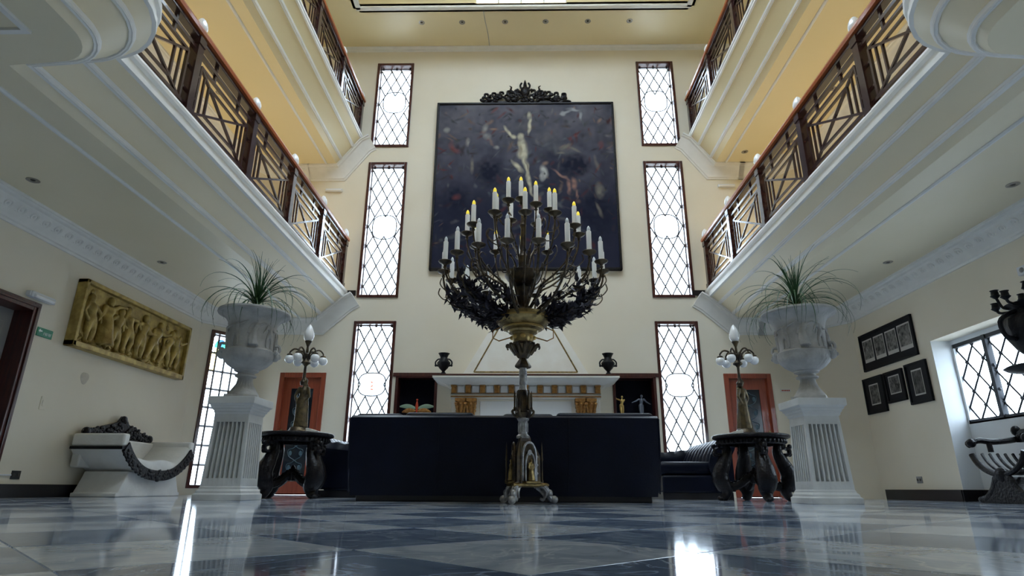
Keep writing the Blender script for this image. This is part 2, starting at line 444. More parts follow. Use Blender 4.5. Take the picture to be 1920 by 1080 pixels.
b = MB(); b.box(SK[0], SK[1], SK[2], SK[3], ZL + .01, ZL + .02); b.box(CL[0], CL[1], TY1 + .035, TY1 + .045, CL[2], CL[3])
obj('pane', b, 'leaded_glass', wl, 0)
b = MB()
for r in ((-TX - .04, TX + .04, TY1 - .05, TY1 + .03), (-TX - .04, -TX + .05, TY0, TY1), (TX - .05, TX + .04, TY0, TY1)): b.box(*r, ZC - .025, ZC + .02)
struct('trim_1', b, 'white_trim', 'white moulding round the edge of the ceiling lantern', 0)
b = MB(); b.prism([(YF, ZC - .1), (YF - .03, ZC - .09), (YF - .035, ZC - .05), (YF - .07, ZC - .02), (YF - .07, ZC), (YF, ZC)], -CX, CX, 'x')
struct('trim_2', b, 'white_trim', 'thin cornice where the far wall meets the top ceiling', 0)
b = MB(); b.tube(bez([(-.80, 9.6, ZC - .002), (-.78, 9.9, ZC - .002), (-.74, 10.3, ZC - .002), (-.73, 10.64, ZC - .002)], 9), (.009, .004), 6)
struct('trim_3', b, 'stone', 'dark joint line across the top ceiling', 0)

# ---- balcony slabs with sloped coffered fronts
def offs(path, o, fac=None):
    """offset a polyline by o to its left with mitred corners"""
    out = []; n = len(path)
    for k in range(n):
        a, b, c = path[max(k - 1, 0)], path[k], path[min(k + 1, n - 1)]
        d1 = Vector((b[0] - a[0], b[1] - a[1])) if k else None
        d2 = Vector((c[0] - b[0], c[1] - b[1])) if k < n - 1 else None
        d1 = d1 or d2; d2 = d2 or d1; d1 = d1.normalized(); d2 = d2.normalized()
        n1 = Vector((-d1.y, d1.x)); n2 = Vector((-d2.y, d2.x)); m = (n1 + n2)
        m = m / max(m.length_squared / 2, .15)
        q = o * (fac[k] if fac else 1); out.append((b[0] + m.x * q, b[1] + m.y * q))
    return out
def sweep(mb, path, prof, flip=1, closed=True, M=None, fac=None):
    cols = [[(*p, z) for p in offs(path, o * flip, fac)] for o, z in prof]
    n = len(path)
    mb.rings([[cols[i][k] for i in range(len(prof))] for k in range(n)], closed=closed, cap=closed, M=M)
def slab(side, c, prof_in, fasc, zt, bulge, name, label):
    path = [(-c, YF)]
    if bulge:
        path += [(-c, 3.6), (-3.45, 3.565)]
        R = .34; cx, cy = -3.45, 3.565 - R
        for k in range(1, 9):
            a = PI / 2 - PI / 2 * k / 8; path.append((cx + R * math.cos(a), cy + R * math.sin(a)))
        path += [(-3.11, 2.4), (-3.11, YB)]
    else: path += [(-c, YB)]
    fac = [1, 1, 1] + [1 - .30 * k / 8 for k in range(1, 9)] + [.70, .70] if bulge else None
    SX = Matrix.Translation((.04, 0, 0)) @ Matrix.Scale(-side, 4, (1, 0, 0))
    # cream slab body: soffit, sloped front, top
    mb = MB(); zs = prof_in[0][1]; n = len(path)
    rows = [[(*p, z) for p in offs(path, o, fac)] for o, z in prof_in]
    for r0, r1 in zip(rows[:-1], rows[1:]):
        mb.add(r0 + r1, [(k, k + 1, n + k + 1, n + k) for k in range(n - 1)], SX)
    wallx = -XW - .1
    k0 = n
    mb.add([(wallx, YF, zs)] + rows[0] + [(wallx, YB, zs)], [tuple(range(n + 2))], SX)
    top = [(p[0], p[1], zt - .006) for p in offs(path, fasc[-1][0] - .01, fac)]
    mb.add([(wallx, YF, zt - .006)] + top + [(wallx, YB, zt - .006)], [tuple(range(n + 2))], SX)
    body = struct(name, mb, 'soffit_paint_greyed' if bulge else 'soffit_paint_warmed', label, smooth=30, cat='balcony')
    # white fascia
    fm = MB(); rows = [[(*p, z) for p in offs(path, o, fac)] for o, z in [(fasc[0][0] - .05, fasc[0][1])] + fasc + [(fasc[-1][0] - .3, zt)]]
    for r0, r1 in zip(rows[:-1], rows[1:]): fm.add(r0 + r1, [(k, k + 1, n + k + 1, n + k) for k in range(n - 1)], SX)
    obj('fascia', fm, 'white_trim', body, smooth=30)
    # raised mouldings on the slope
    (o0, z0), (o1, z1) = prof_in[0], prof_in[-1]
    tl = math.hypot(o1 - o0, z1 - z0); tx, tz = (o1 - o0) / tl, (z1 - z0) / tl; nx, nz = tz, -tx
    for t in (.2, .7):
        cx, cz = o0 + (o1 - o0) * t, z0 + (z1 - z0) * t; w = .032; h = .026
        pr = [(cx + tx * s * w + nx * q * h, cz + tz * s * w + nz * q * h) for s, q in ((-1, -.2), (-1, .45), (-.45, .6), (-.25, 1), (.25, 1), (.45, .6), (1, .45), (1, -.2))]
        mm = MB(); sweep(mm, path, pr, 1, True, SX, fac); obj('moulding', mm, 'white_trim', body, smooth=35)
    mm = MB(); xb = 4.14 if bulge else 3.98
    mm.prism([(-xb - .022, zs + .005), (-xb - .022, zs - .010), (-xb - .008, zs - .022), (-xb + .008, zs - .022), (-xb + .022, zs - .010), (-xb + .022, zs + .005)], YB, YF - .15, 'y', SX)
    if bulge:     # raised rectangular panel frame under the wide part
        for (x0, x1, y0, y1) in ((-5.2, -3.41, 3.22, 3.26), (-5.2, -3.41, -.5, -.46), (-5.2, -5.16, -.46, 3.22), (-3.45, -3.41, -.46, 3.22)):
            mm.box(x0, x1, y0, y1, zs - .022, zs + .003, SX)
    obj('moulding', mm, 'white_trim', body, smooth=0)
    return body
P1 = [(0, 3.08), (.44, 3.48)]; F1 = [(.44, 3.48), (.475, 3.488), (.478, 3.525), (.455, 3.54), (.455, 3.595), (.485, 3.612), (.492, 3.64), (.485, 3.667)]
P2 = [(0, 6.28), (.42, 6.86)]; F2 = [(.42, 6.86), (.448, 6.866), (.45, 6.885), (.435, 6.893), (.435, 6.92), (.455, 6.93), (.455, 6.96)]
for s, w in ((-1, 'left'), (1, 'right')):
    slab(s, 3.855, P1, F1, 3.667, True, 'balcony', f'{w} lower gallery with sloped front and bulging rounded end')
    slab(s, 3.78, P2, F2, 6.96, False, 'balcony', f'{w} upper gallery with yellow sloped front, nearest the top ceiling')

# unseen cross galleries added over the entrance end to darken the near zone
for z0, z1, nm in ((3.08, 3.667, 'lower'), (6.28, 6.96, 'upper')):
    b = MB(); b.box(-3.9, 3.9, YB, 2.5, z0, z1 - .01); struct('balcony_cross_shade', b, 'soffit_paint_greyed', f'{nm} cross gallery added out of view to shade the entrance end', 0, cat='balcony')
# ---- cornices below the galleries
CP = [(0, -.27), (.022, -.27), (.03, -.245), (.05, -.235), (.06, -.20), (.15, -.085), (.165, -.06), (.20, -.05), (.215, -.03), (.235, -.028), (.235, .0), (0, .0)]
def scroll_mesh():
    b = MB()
    pts = [(.0, -.05 + .035 * math.cos(t) * (1 - t * .11), .035 * math.sin(t) * (1 - t * .11)) for t in np.linspace(-1.2, 4.6, 12)]
    b.tube([(p[0], p[1] * 1.5, p[2] * 1.6) for p in pts], [(.016, .015)] * 12, 5); b.ball((0, .055, -.03), (.016, .04, .018), 6, 4); b.ball((0, -.07, 0), .018, 6, 4)
    return b.mesh('scroll', 'white_trim')
SCM = scroll_mesh()
for lv, (zs, pin, c) in enumerate(((3.08, P1, 3.855), (6.28, P2, 3.78))):
    for s in (-1, 1):
        S = Matrix.Translation((.02 if 0 else 0, 0, zs)) @ Matrix.Scale(-s, 4, (1, 0, 0))
        b = MB(); path = [(-XW, YB), (-XW, 9.85), (-CX, YF), (-4.3, YF)]
        sweep(b, path, CP, -1, True, S)
        # the return along the far wall that climbs beside the sloped front
        p2 = [(-4.36, 0), (-c, 0), (-c + pin[-1][0], pin[-1][1] - zs), (-c + pin[-1][0] + .16, pin[-1][1] - zs + .10)]
        cols = [[(p[0], YF - o, p[1]) for p in offs(p2, d)] for o, d in CP]
        b.rings([[cols[i][k] for i in range(len(CP))] for k in range(len(p2))], closed=True, cap=True, M=Matrix.Translation((.04, 0, 0)) @ S)
        lab = ('lower' if lv == 0 else 'upper') + ' white cornice under the ' + ('left' if s < 0 else 'right') + ' gallery'
        t = struct('trim_%d' % (4 + lv * 2 + (s > 0)), b, 'white_trim', lab + (' with scroll relief' if lv == 0 else ''), 30)
        if lv == 0:
            for k in range(30):
                y = 4.6 + k * .176
                o = link('scroll', SCM, t, (s * (XW - .115), y, zs - .125), (0, -s * math.radians(52), 0))

# ---- base boards
b = MB(); b.box(-XW, -XW + .03, 6.46, 9.85, 0, .14); b.box(-XW, -XW + .03, YB, 5.4, 0, .14)
struct('baseboard_left', b, 'black_base', 'black skirting board along the left wall', 0)
b = MB(); b.box(XW - .03, XW, 8.04, 9.70, 0, .14); b.box(XW - .03, XW, YB, RY0, 0, .14); b.box(XW - .02, XW + RD, RY1 - .02, RY1, 0, .14); b.box(XW + RD - .03, XW + RD, RY0, RY1, 0, .14)
struct('baseboard_right', b, 'black_base', 'black skirting board along the right wall and window bay', 0)
for s in (-1, 1):
    b = MB()
    for zt in (3.667, 6.96): b.box(min(s * 4.9, s * 3.17), max(s * 4.9, s * 3.17), YF - .035, YF, zt - .10, zt + .0)
    struct('trim_%d' % (9 + (s > 0)), b, 'black_base', ('left' if s < 0 else 'right') + ' black gallery skirting ends beside the tall windows', 0)

# ---- leaded windows
def leaded(name, label, M, w, h, px, pz, med=None, emblem=False, deep=.12, square=False, bar=.020):
    root = thing(name, label, 'window', kind='structure'); root.matrix_world = M
    f = .055
    b = MB(); b.box(0, f, -.025, deep + .05, 0, h); b.box(w - f, w, -.025, deep + .05, 0, h)
    obj('stile', b, 'mahogany', root, 0, .006)
    b = MB(); b.box(f, w - f, -.025, deep + .05, h - f, h); b.box(f, w - f, -.03, deep + .05, 0, f)
    obj('window_rail', b, 'mahogany', root, 0, .006)
    x0, x1, z0, z1 = f, w - f, f, h - f
    # panes, each its own sheet of glass
    cache = {}
    def pane(poly, mname='leaded_glass', cx=0, cz=0, y=deep):
        key = tuple((round(p[0] - cx, 4), round(p[1] - cz, 4)) for p in poly) + (mname,)
        if key not in cache:
            g = MB(); g.prism([(p[0] - cx, p[1] - cz) for p in poly], -.002, .002, 'y'); cache[key] = g.mesh('pane', mname, 0)
        return link('pane', cache[key], root, (cx, y, cz))
    lead = MB()
    def cames(p, q, wd=bar): lead.tube([(p[0], deep, p[1]), (q[0], deep, q[1])], wd / 2 * 1.4, 4)
    cxm = (x0 + x1) / 2
    if square:
        nx, nz = square
        xs = np.linspace(x0, x1, nx + 1); zs = np.linspace(z0, z1, nz + 1)
        for x in xs[1:-1]: cames((x, z0), (x, z1))
        for z in zs[1:-1]: cames((x0, z), (x1, z))
        for i in range(nx):
            for k in range(nz):
                col = 'leaded_glass'
                if i == 0 and k == nz - 2: col = 'tint_yellow'
                pane([(xs[i], zs[k]), (xs[i + 1], zs[k]), (xs[i + 1], zs[k + 1]), (xs[i], zs[k + 1])], col, (xs[i] + xs[i + 1]) / 2, (zs[k] + zs[k + 1]) / 2)
        # coloured roundel
        rc = (x0 + .20, z1 - .22)
        for q in range(6):
            a0, a1 = q * PI / 3, (q + 1) * PI / 3
            poly = [rc] + [(rc[0] + .11 * math.cos(a0 + (a1 - a0) * t / 4), rc[1] + .15 * math.sin(a0 + (a1 - a0) * t / 4)) for t in range(5)]
            pane(poly, ('tint_green', 'tint_blue', 'tint_green', 'tint_yellow', 'tint_blue', 'tint_green')[q], rc[0], rc[1], deep - .008)
        lead.tube([(rc[0] + .11 * math.cos(t), deep - .01, rc[1] + .15 * math.sin(t)) for t in np.linspace(0, 2 * PI, 17)], .006, 4)
    else:
        rect = (x0, x1, z0, z1); hx, hz = px / 2, pz / 2
        ni, nk = int((x1 - x0) / hx) + 3, int((z1 - z0) / hz) + 3
        for i in range(-ni, ni):
            for k in range(-1, nk + 1):
                if (i + k) % 2: continue
                cx, cz = cxm + i * hx, z1 - .06 - k * hz
                poly = clip([(cx + hx, cz), (cx, cz + hz), (cx - hx, cz), (cx, cz - hz)], rect)
                if not poly: continue
                if med and ((abs(cx - cxm) + hx * .6) / med[1]) ** 2 + ((abs(cz - med[0]) + hz * .6) / med[2]) ** 2 < 1: continue
                area = abs(sum(poly[a - 1][0] * poly[a][1] - poly[a][0] * poly[a - 1][1] for a in range(len(poly)))) / 2
                if area < hx * hz * .12: continue
                pane(poly, 'leaded_glass', cx, cz)
                for a in range(len(poly)):
                    p, q = poly[a - 1], poly[a]
                    if abs((q[0] - p[0])) > 1e-4 and abs(q[1] - p[1]) > 1e-4 and (q[0] + p[0]) / 2 - cx > 0:      # right-hand edges only
                        mid = ((p[0] + q[0]) / 2, (p[1] + q[1]) / 2)
                        if not med or ((mid[0] - cxm) / med[1]) ** 2 + ((mid[1] - med[0]) / med[2]) ** 2 > .95: cames(p, q)
                    elif abs(q[0] - p[0]) > 1e-4 and abs(q[1] - p[1]) > 1e-4:
                        mid = ((p[0] + q[0]) / 2, (p[1] + q[1]) / 2)
                        if cx - hx < x0 and (not med or ((mid[0] - cxm) / med[1]) ** 2 + ((mid[1] - med[0]) / med[2]) ** 2 > .95): cames(p, q)
        if med:
            ring = [(cxm + med[1] * math.copysign(abs(math.cos(t)) ** .7, math.cos(t)), med[0] + med[2] * math.copysign(abs(math.sin(t)) ** .7, math.sin(t))) for t in np.linspace(0, 2 * PI, 25)]
            g = MB(); g.prism([(p[0], p[1]) for p in ring[:-1]], deep - .010, deep - .006, 'y')
            obj('medallion', g, 'leaded_glass', root, 0)
            lead.tube([(p[0], deep - .012, p[1]) for p in ring], bar * .6, 4)
            if emblem:
                g = MB()
                for (x, z, a, c) in ((0, .06, .028, .035), (-.01, .0, .04, .05), (.012, -.06, .035, .045), (-.005, -.10, .05, .018)): g.ball((cxm + x, deep - .014, med[0] + z), (a, .003, c), 8, 6)
                obj('emblem', g, 'tint_red', root, label='faint red emblem painted on the medallion')
    lead.box(x0 - .002, x0 + .012, deep - .01, deep + .01, z0, z1); lead.box(x1 - .012, x1 + .002, deep - .01, deep + .01, z0, z1)
    lead.box(x0, x1, deep - .01, deep + .01, z1 - .012, z1 + .002)
    obj('lead_came', lead, 'lead', root, 0)
    # small catches along the edge
    for x in np.linspace(x0 + .05, x1 - .05, 3):
        g = MB(); g.box(x - .018, x + .018, deep - .03, deep - .01, z1 - .035, z1 - .008); obj('catch', g, 'iron', root, 0)
    return root
n = 1
for s in (-1, 1):
    for k, (z0, z1) in enumerate(WZ):
        x0, x1 = WX[s]; h = z1 - z0
        med = [(1.36, .25, .21), (h * .52, .24, .26), (h * .56, .24, .26)][k]
        leaded('window_%d' % n, f"{('lowest', 'middle', 'top')[k]} leaded window in the column {'left' if s < 0 else 'right'} of the painting", frame_at(x0, YF, 0, z0), x1 - x0, h, .215, .42, med, k == 0 and s < 0)
        n += 1
leaded('window_7', 'tall stained glass window with green roundel behind the left pedestal', ML @ Matrix.Translation((LWIN[0], 0, LWIN[2])), LWIN[1] - LWIN[0], LWIN[3] - LWIN[2], .2, .4, square=(4, 8), bar=.026)
# iron window of the bay
w8 = thing('window_8', 'iron framed diamond-lattice window in the right bay', 'window', kind='structure'); w8.matrix_world = M2 @ Matrix.Translation((RW[0], 0, RW[2]))
ww, hh = RW[1] - RW[0], RW[3] - RW[2]
b = MB(); b.box(-.02, ww, .0, .05, -.02, .03); obj('window_rail', b, 'iron', w8, 0)
b = MB(); b.box(-.02, ww, .0, .05, hh - .05, hh); obj('window_rail', b, 'iron', w8, 0)
for x in (.56, 1.15, 1.75):
    b = MB(); b.box(x - .028, x + .028, -.012, .06, 0, hh)
    for z in (.02, hh * .33, hh * .62): b.ball((x, .02, z), (.045, .035, .03), 8, 6)
    obj('mullion', b, 'iron', w8, 0)
lb = MB(); hx, hz = .145, .19
for i in range(-2, 18):
    for k in range(-1, 8):
        if (i + k) % 2: continue
        cx, cz = i * hx, k * hz
        poly = clip([(cx + hx, cz), (cx, cz + hz), (cx - hx, cz), (cx, cz - hz)], (0, ww, .03, hh - .05))
        if not poly: continue
        g = MB(); g.prism([(p[0] - cx, p[1] - cz) for p in poly], -.002, .002, 'y'); link('pane', g.mesh('pane', 'leaded_glass', 0), w8, (cx, .045, cz))
        for a in range(len(poly)):
            p, q = poly[a - 1], poly[a]
            if abs(q[0] - p[0]) > 1e-4 and abs(q[1] - p[1]) > 1e-4 and (q[0] + p[0]) / 2 > cx: lb.tube([(p[0], .04, p[1]), (q[0], .04, q[1])], .013, 4)
        if 0 < cx < ww and .05 < cz + hz < hh - .1: lb.ball((cx, .035, cz + hz), .024, 6, 4)
obj('lattice', lb, 'iron', w8, 0)

w10 = thing('window_10', 'added plain iron framed window in the right wall, lighting the hall unseen', 'window', kind='structure'); w10.matrix_world = MRW @ Matrix.Translation((NW[0], .16, NW[2]))
b = MB(); ww, hh = NW[1] - NW[0], NW[3] - NW[2]
for x in np.linspace(0, ww, 4): b.box(x - .025, x + .025, 0, .05, 0, hh)
for z in (.02, hh - .02): b.box(0, ww, 0, .05, z - .02, z + .02)
obj('window_frame', b, 'iron', w10, 0)
for k in range(3): b = MB(); b.box(ww / 3 * k + .025, ww / 3 * (k + 1) - .025, .02, .025, .04, hh - .04); obj('pane', b, 'leaded_glass', w10, 0)
# ---- doors
def far_door(name, x0, x1, label, flip):
    r = thing(name, label, 'door', (x0, YF, 0), kind='structure'); w = x1 - x0
    b = MB(); b.box(0, .085, -.02, .12, 0, 2.10); b.box(w - .085, w, -.02, .12, 0, 2.10); b.box(.085, w - .085, -.02, .12, 2.01, 2.10); obj('door_frame', b, 'red_door_wood', r, 0, .008)
    b = MB(); wallgrid(b, .085, w - .085, .02, 2.01, [(.22, w - .22, .22, 1.82)], .05, Matrix.Translation((0, .04, 0))); obj('door_panel', b, 'red_door_wood', r, 0, .01)
    b = MB(); b.box(.20, w - .20, .055, .065, .2, 1.84); obj('pane', b, 'dark_glass', r, 0)
    b = MB()
    for k in range(6):
        z = .45 + k * .24
        for s in (-1, 1):
            b.tube(bez([(w / 2, .05, z - .12), (w / 2 + s * .11, .05, z - .05), (w / 2 + s * .13, .05, z + .05), (w / 2 + s * .05, .05, z + .08), (w / 2, .05, z + .12)], 12), .007, 4)
            b.ball((w / 2 + s * .09, .05, z), (.03, .005, .045), 8, 5)
    obj('tracery', b, 'arabesque', r)
    b = MB(); hx = .125 if flip else w - .125
    b.tube([(hx, .03, 1.02), (hx, -.02, 1.02), (hx + (.09 if flip else -.09), -.02, 1.02)], .01, 6); b.box(hx - .018, hx + .018, .03, .04, .93, 1.1); obj('door_handle', b, 'brass', r)
    b = MB(); b.box(0.03, w - .03, .27, .28, 0, 2.1); obj('door_back', b, 'dark_interior', r, 0)
far_door('door_1', *FDOOR[0], 'red-brown wooden door with dark glass behind left table lamp', True)
far_door('door_2', *FDOOR[1], 'red-brown wooden door with dark glass behind right table lamp', False)
d3 = thing('door_3', 'dark mahogany doorway in the left wall below emergency light', 'door', (0, 0, 0), kind='structure'); d3.matrix_world = MLW
b = MB(); a0, a1, zt = LDOOR[0], LDOOR[1], LDOOR[3]
for (p, q, z0, z1) in ((a0, a0 + .10, 0, zt), (a1 - .10, a1, 0, zt), (a0 + .1, a1 - .1, zt - .10, zt)): b.box(p, q, -.03, .25, z0, z1)
for (p, q, z0, z1) in ((a0 + .03, a0 + .06, 0, zt - .03), (a1 - .06, a1 - .03, 0, zt - .03), (a0 + .03, a1 - .03, zt - .06, zt - .03)): b.box(p, q, -.045, -.02, z0, z1)
obj('door_frame', b, 'mahogany', d3, 0, .006)
b = MB(); b.box(a0 + .1, a1 - .1, .19, .23, .01, zt - .1); obj('door_panel', b, 'socket_grey', d3, 0, .005, label='grey door leaf set deep in the frame')
b = MB(); b.box(a0 + .2, a1 - .2, .175, .195, .25, 1.0); b.box(a0 + .2, a1 - .2, .175, .195, 1.15, 1.85); obj('raised_panel', b, 'socket_grey', d3, 0, .012)

# ---- ground outside
b = MB(); b.box(-80, 80, -80, 80, -.5, -.3); g = struct('ground', b, 'ground_pale', 'pale paving outside the windows', 0)

# ================================================================== THINGS
def figure(mb, M, h=1., lean=0., arms=((.5, .8), (-.5, -.8)), legs=((.1, .0), (-.1, .0)), chubby=1., n=8, drape=False):
    """one posed human figure as overlapping volumes; angles from straight down, in the x-z plane"""
    P = lambda x, z, y=0: M @ Vector((x * h, y * h, z * h))
    pel, ch = (0, .48), (lean * .26, .70)
    nk = (lean * .34, .80); hd = (lean * .42, .895)
    q = h * chubby * (M.to_scale().x)
    mb.tube([P(*pel), P(lean * .12, .57), P(*ch), P(*nk)], [.085 * q, .075 * q, .095 * q, .04 * q], n)
    mb.ball(P(*pel), .09 * q, n, 6); mb.ball(P(*ch), .095 * q, n, 6)
    mb.tube([P(*nk), P(*hd)], [.035 * q, .04 * q], n); mb.ball(P(*hd), (.062 * q, .068 * q, .08 * q), 10, 8); mb.ball(P(hd[0] + .01, hd[1] - .005, -.065), .016 * q, 6, 4)
    for sd, (a, b) in zip((1, -1), arms):
        s = (ch[0] + sd * .115, ch[1] + .06); e = (s[0] + .17 * math.sin(a), s[1] - .17 * math.cos(a)); w = (e[0] + .16 * math.sin(b), e[1] - .16 * math.cos(b))
        limb(mb, [P(*s), P(*e, -.02), P(*w, -.05)], [.045 * q, .036 * q, .025 * q], n); mb.ball(P(w[0] + .03 * math.sin(b), w[1] - .03 * math.cos(b), -.055), (.03 * q, .02 * q, .03 * q), 6, 5)
    for sd, (a, b) in zip((1, -1), legs):
        s = (sd * .05, .46); k = (s[0] + .23 * math.sin(a), s[1] - .23 * math.cos(a)); f = (k[0] + .22 * math.sin(b), k[1] - .22 * math.cos(b))
        limb(mb, [P(*s), P(*k, -.02), P(*f)], [.075 * q, .052 * q, .032 * q], n); mb.ball(P(f[0], f[1] - .015, -.03), (.03 * q, .055 * q, .022 * q), 6, 5)
    if drape:
        mb.tube([P(lean * .1, .60), P(0, .45), P(.02, .2), P(.03, .02)], [.085 * q, .12 * q, .14 * q, .17 * q], n)

# ---- gallery railings
def bar_mesh(name, y0, z0, y1, z1, w, m, d=None):
    b = MB(); b.tube([(0, y0, z0), (0, y1, z1)], (w * .7071, (d or w) * .7071), 4, flat=(1, 0, 0)); return b.mesh(name, m, 0)
BL = 1.35
W_ = 'rail_wood'
BARS = [bar_mesh('bar', *q, W_) for q in ((.05, .09, BL - .05, .09, .036), (.05, .775, BL - .05, .775, .042), (.13, .09, .13, .66, .03), (1.22, .09, 1.22, .66, .03), (.13, .66, 1.22, .66, .03),
        (.23, .15, .23, .60, .022), (1.12, .15, 1.12, .60, .022), (.13, .09, 1.22, .66, .027), (.13, .66, 1.22, .09, .027), (.33, .195, .33, .555, .024), (1.02, .195, 1.02, .555, .024), (.33, .555, 1.02, .555, .024), (.33, .195, 1.02, .195, .024))]
STUBS = []
for y, z, a, c in [(.4, .72, .03, .09), (.95, .72, .03, .09), (.4, .845, .03, .10), (.95, .845, .03, .10)] + [(yy, zz, .08, .024) for yy in (.09, 1.26) for zz in (.25, .52)]:
    sb = MB(); sb.box(-.015, .015, y - a / 2, y + a / 2, z - c / 2, z + c / 2); STUBS.append(sb.mesh('stub', W_, 0))
pb = MB(); pb.box(-.05, .05, -.05, .05, -.02, .90); pb.box(-.062, .062, -.062, .062, -.02, .08); pb.box(-.06, .06, -.06, .06, .82, .91)
POST = pb.mesh('post', 'rail_wood', 0)
gbm = MB(); gbm.lathe([(.0, .98), (.03, .98), (.028, 1.02), (.05, 1.04), (.066, 1.08), (.068, 1.11), (.058, 1.155), (.036, 1.20), (.012, 1.225), (0, 1.23)], 16)
GLOBE = gbm.mesh('globe', 'opal_glass', 60)
def railing(side, lv, y_end, n, zt, hs, label):
    r = thing('gallery_railing', label, 'railing', (side * 3.435 + .035, 0, zt), 0, 'dark lattice gallery railings')
    ys = [y_end - k * BL for k in range(n)]
    for y in ys:
        p = link('post', POST, r, (0, y, 0)); p.scale = (1, 1, hs); link('globe', GLOBE, p, (0, 0, -.05))
    for y in ys[1:]:
        for me in BARS: o = link('bar', me, r, (0, y, 0)); o.scale = (1, 1, hs)
        
        for me in STUBS: o = link('stub', me, r, (0, y, 0)); o.scale = (1, 1, hs)
    b = MB(); y0, y1 = ys[-1] - .05, ys[0] + .07; z = .955 * hs
    b.prism([(-.072, z - .035), (.072, z - .035), (.08, z + .0), (.062, z + .04), (.02, z + .055), (-.02, z + .055), (-.062, z + .04), (-.08, z + .0)], y0, y1, 'y')
    obj('handrail', b, 'handrail_wood', r, 30, loc=(0, 0, .012), label='glossy orange-brown handrail')
    b = MB(); b.box(-.044, .044, y0, y1, z - .075, z - .030); obj('under_rail_shade', b, 'rail_wood', r, 0, .006)  # added dark plank: dark wood plus the shade under the handrail
railing(-1, 0, 10.44, 6, 3.667, 1.0, 'left lower gallery railing of dark lattice with white globes')
railing(1, 0, 10.50, 6, 3.667, 1.0, 'right lower gallery railing of dark lattice with white globes')
railing(-1, 1, 10.58, 5, 6.96, .95, 'left upper gallery railing under the top ceiling')
railing(1, 1, 10.60, 5, 6.96, .95, 'right upper gallery railing under the top ceiling')

# ---- small ceiling downlights
dl = MB(); dl.lathe([(.030, .004), (.030, -.004), (.052, -.008), (.062, -.003), (.062, .004)], 20)
DLR = dl.mesh('trim_ring', 'steel_trim', 40); dl = MB(); dl.ball((0, 0, .012), (.032, .032, .022), 12, 6); DLL = dl.mesh('lens', 'lens_dark')
def downlight(x, y, z, label, group):
    r = thing('ceiling_downlight', label, 'light', (x, y, z), 0, group); link('trim_ring', DLR, r); link('lens', DLL, r)
ordn = ['first', 'second', 'third', 'fourth', 'fifth', 'sixth']
for k, x in enumerate((-2.10, -1.26, -.37, .47, 1.34, 2.20)):
    downlight(x, 9.94, ZC, f'{ordn[k]} from left of six round downlights above painting', 'downlights in the top ceiling')
for x, y, t in ((-5.0, 5.33, 'downlight in the left lower soffit, nearer the white bulging balcony'), (-5.02, 7.66, 'downlight in the left lower soffit, nearer the urn plant'),
                (4.98, 5.50, 'downlight in the right lower soffit, nearer the white bulging balcony'), (4.98, 7.69, 'downlight in the right lower soffit, nearer the urn plant')):
    downlight(x, y, 3.08, t, 'downlights under the lower galleries')
downlight(4.26, 10.1, 6.28, 'single dark downlight in the yellow soffit of right upper gallery', 'downlight under the upper gallery')

for sd, nm in ((-1, 'left'), (1, 'right')):             # added spots warm the upper galleries, with fittings added to carry them
    for y, wh in ((6.2, 'farthest from'), (8.2, 'second from'), (9.75, 'closest to')):
        lamp((sd * 5.0, y, 6.25), 80, (1, .80, .50), .03, 'SPOT', 95)
        downlight(sd * 5.0, y, 6.28, f'added downlight warming the {nm} upper soffit, {wh} the far wall', 'added downlights under the upper galleries')
# ---- painting and its carved crest
def canvas(name, w, h, nx, nz, colfn, m, parent, loc):
    xs = np.linspace(0, 1, nx); zs = np.linspace(0, 1, nz); U, V = np.meshgrid(xs, zs)
    col = colfn(U, V)
    vs = np.stack([(U - .5) * w, np.zeros_like(U), V * h], -1).reshape(-1, 3)
    i = np.arange((nz - 1) * nx).reshape(nz - 1, nx)[:, :-1].ravel()
    fs = np.stack([i, i + 1, i + nx + 1, i + nx], 1)
    me = bpy.data.meshes.new(name); me.from_pydata(vs.tolist(), [], fs.tolist())
    a = me.color_attributes.new('col', 'FLOAT_COLOR', 'POINT')
    a.data.foreach_set('color', np.concatenate([col.reshape(-1, 3), np.ones((nx * nz, 1))], 1).astype(np.float32).ravel())
    me.materials.append(MATS[m]); return link(name, me, parent, loc)
def vnoise(U, V, f, seed):
    g = np.random.default_rng(seed).random((f + 2, f + 2)); x, y = U * f, V * f
    i, j = np.minimum(x.astype(int), f), np.minimum(y.astype(int), f); a, b = x - i, y - j; a, b = a * a * (3 - 2 * a), b * b * (3 - 2 * b)
    return (g[j, i] * (1 - a) + g[j, i + 1] * a) * (1 - b) + (g[j + 1, i] * (1 - a) + g[j + 1, i + 1] * a) * b
